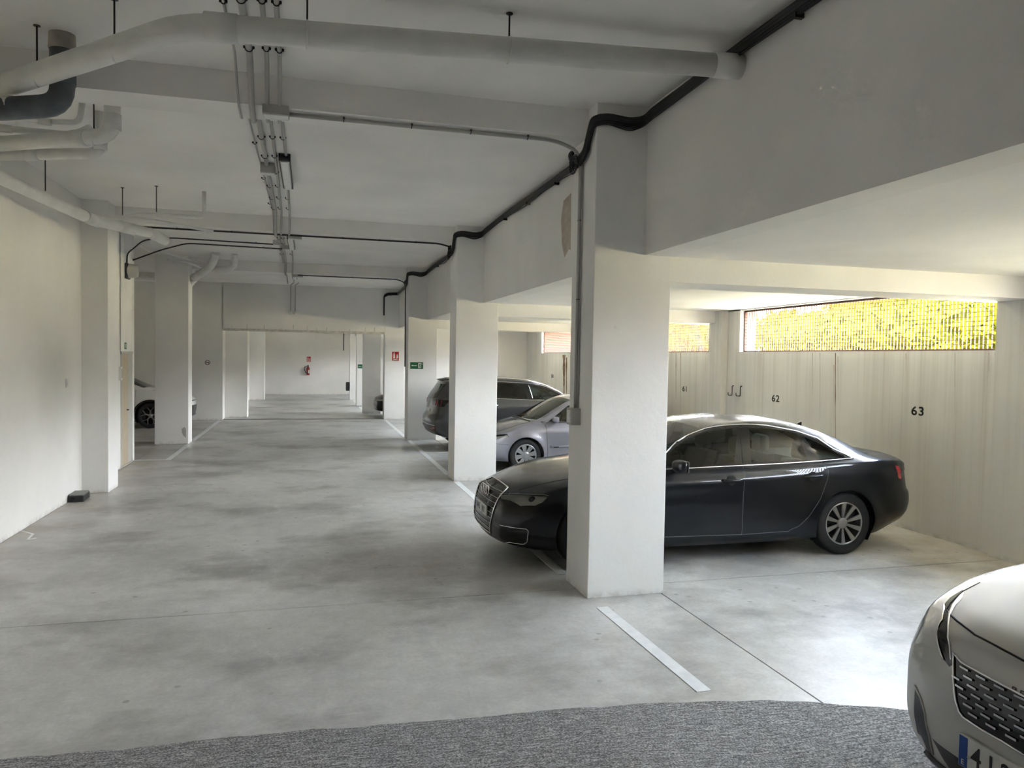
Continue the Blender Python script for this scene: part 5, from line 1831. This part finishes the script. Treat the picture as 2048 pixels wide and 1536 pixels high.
# switch plates on the left wall
e = MB().box((-3.182, 11.32, 1.57), (-3.165, 11.42, 1.69), .003).build('switch_plate', M['boxwhite'], None, label='white switch plate on the left wall before the pilaster', cat='switch')
MB().box((-3.166, 11.345, 1.595), (-3.160, 11.395, 1.665), .002).build('rocker', M['boxwhite'], e)
e = MB().box((-3.232, 14.46, 1.56), (-3.19, 14.56, 1.80), .006).build('keypad', M['boxwhite'], None, label='upright keypad beside the beige door', cat='keypad')
MB().box((-3.192, 14.48, 1.60), (-3.186, 14.54, 1.76), .002).build('buttons', M['boxgrey'], e)

# bait box on the floor by the left pilaster
e = empty('bait_box', (-3.09, 11.55, 0), .05, label='low black plastic box with a grey lid on the floor by the left wall', cat='box')
MB().box((-.09, -.18, .0), (.10, .20, .085), .008).build('body', M['blackplastic'], e)
MB().box((-.085, -.165, .083), (.095, .19, .10), .006).build('lid', plain('grey_lid', (.22, .22, .20), .5), e)
MB().lathe([(0, .001), (0, .028), (.02, .03)], (-.03, -.182, .042), (0, 1, 0), 16).build('entry_hole', M['seam'] if 'seam' in M else K['seam'], e)

# bent hooks on the grille wall
for k, y in enumerate((11.78, 11.52)):
    MB().tube([(WX - .01, y, 1.64), (WX - .04, y, 1.64), (WX - .04, y, 1.47), (WX - .04, y + .13, 1.47), (WX - .04, y + .13, 1.52)], .008, 8, .02).build('wall_hook', M['steel'], None,
        label=('bent steel hook of a pair, the one beside the wall pilaster' if k == 0 else 'bent steel hook of a pair, the one farther from the pilaster'), cat='hook', group='bent hooks on the grille wall')

# stencilled bay numbers
for s, y, z in (('63', 7.62, 1.49), ('62', 10.55, 1.48), ('61', 13.58, 1.50), ('60', 16.6, 1.50), ('58', 22.1, 1.52)):
    for k, ch in enumerate(s):
        text_mesh(ch, .150, M['ink'], 'stencilled_digit', wall_right, (WX - .001, y + .056 - .112 * k, z), (0, -1, 0), (0, 0, 1), .002, .0028, 1.3)

# patches on the plaster
beam_step = bpy.data.objects['beam_step']
bare = plain('bare_plaster', (.52, .44, .36), .85, noise=.15)
P = [at(q[0], q[1], 0, BX - .002) for q in ((1142, 386), (1127, 402), (1122, 440), (1124, 490), (1129, 515), (1137, 498), (1141, 500))]
MB().prism(P, (.004, 0, 0)).build('plaster_patch', bare, beam_step)
for o in bpy.data.objects:
    if o.get('label', '').startswith('square white pillar with a grey scuff'):
        P = [at(q[0], q[1], 1, 18.198) for q in ((363, 858), (369, 854), (372, 858), (372, 876), (367, 872), (364, 866))]
        MB().prism(P, (0, .004, 0)).build('scuff', M['boxgrey'], o)

# rust that has run down from the gratings
rusty = plain('rust_stain', (.20, .12, .065), .8, noise=.5, scale=14)
RS = random.Random(9)
for px_, p0, p1, w in ((1671, 706, 930, 2.2), (1668, 730, 900, 1.0), (1676, 712, 800, .8), (1625, 706, 790, .9), (1640, 706, 840, .8), (1812, 706, 745, 1.0), (1910, 706, 830, .8), (1978, 706, 745, 1.0), (1990, 706, 732, .8), (1352, 706, 800, 1.2), (1361, 706, 830, 1.0), (1128, 710, 800, 6.0), (1133, 715, 835, 3.0)):
    P = []
    n = 8
    L_, R_ = [], []
    for k in range(n + 1):
        yy = p0 + (p1 - p0) * k / n
        ww = w * (1 - .75 * k / n) * RS.uniform(.6, 1.2) * .5
        L_.append(at(px_ - ww, yy, 0, WX - .0008))
        R_.append(at(px_ + ww, yy, 0, WX - .0008))
    mb = MB().add(L_ + R_, [(k, k + 1, n + 1 + k + 1, n + 1 + k) for k in range(n)])
    mb.build('rust_streak', rusty, wall_right)
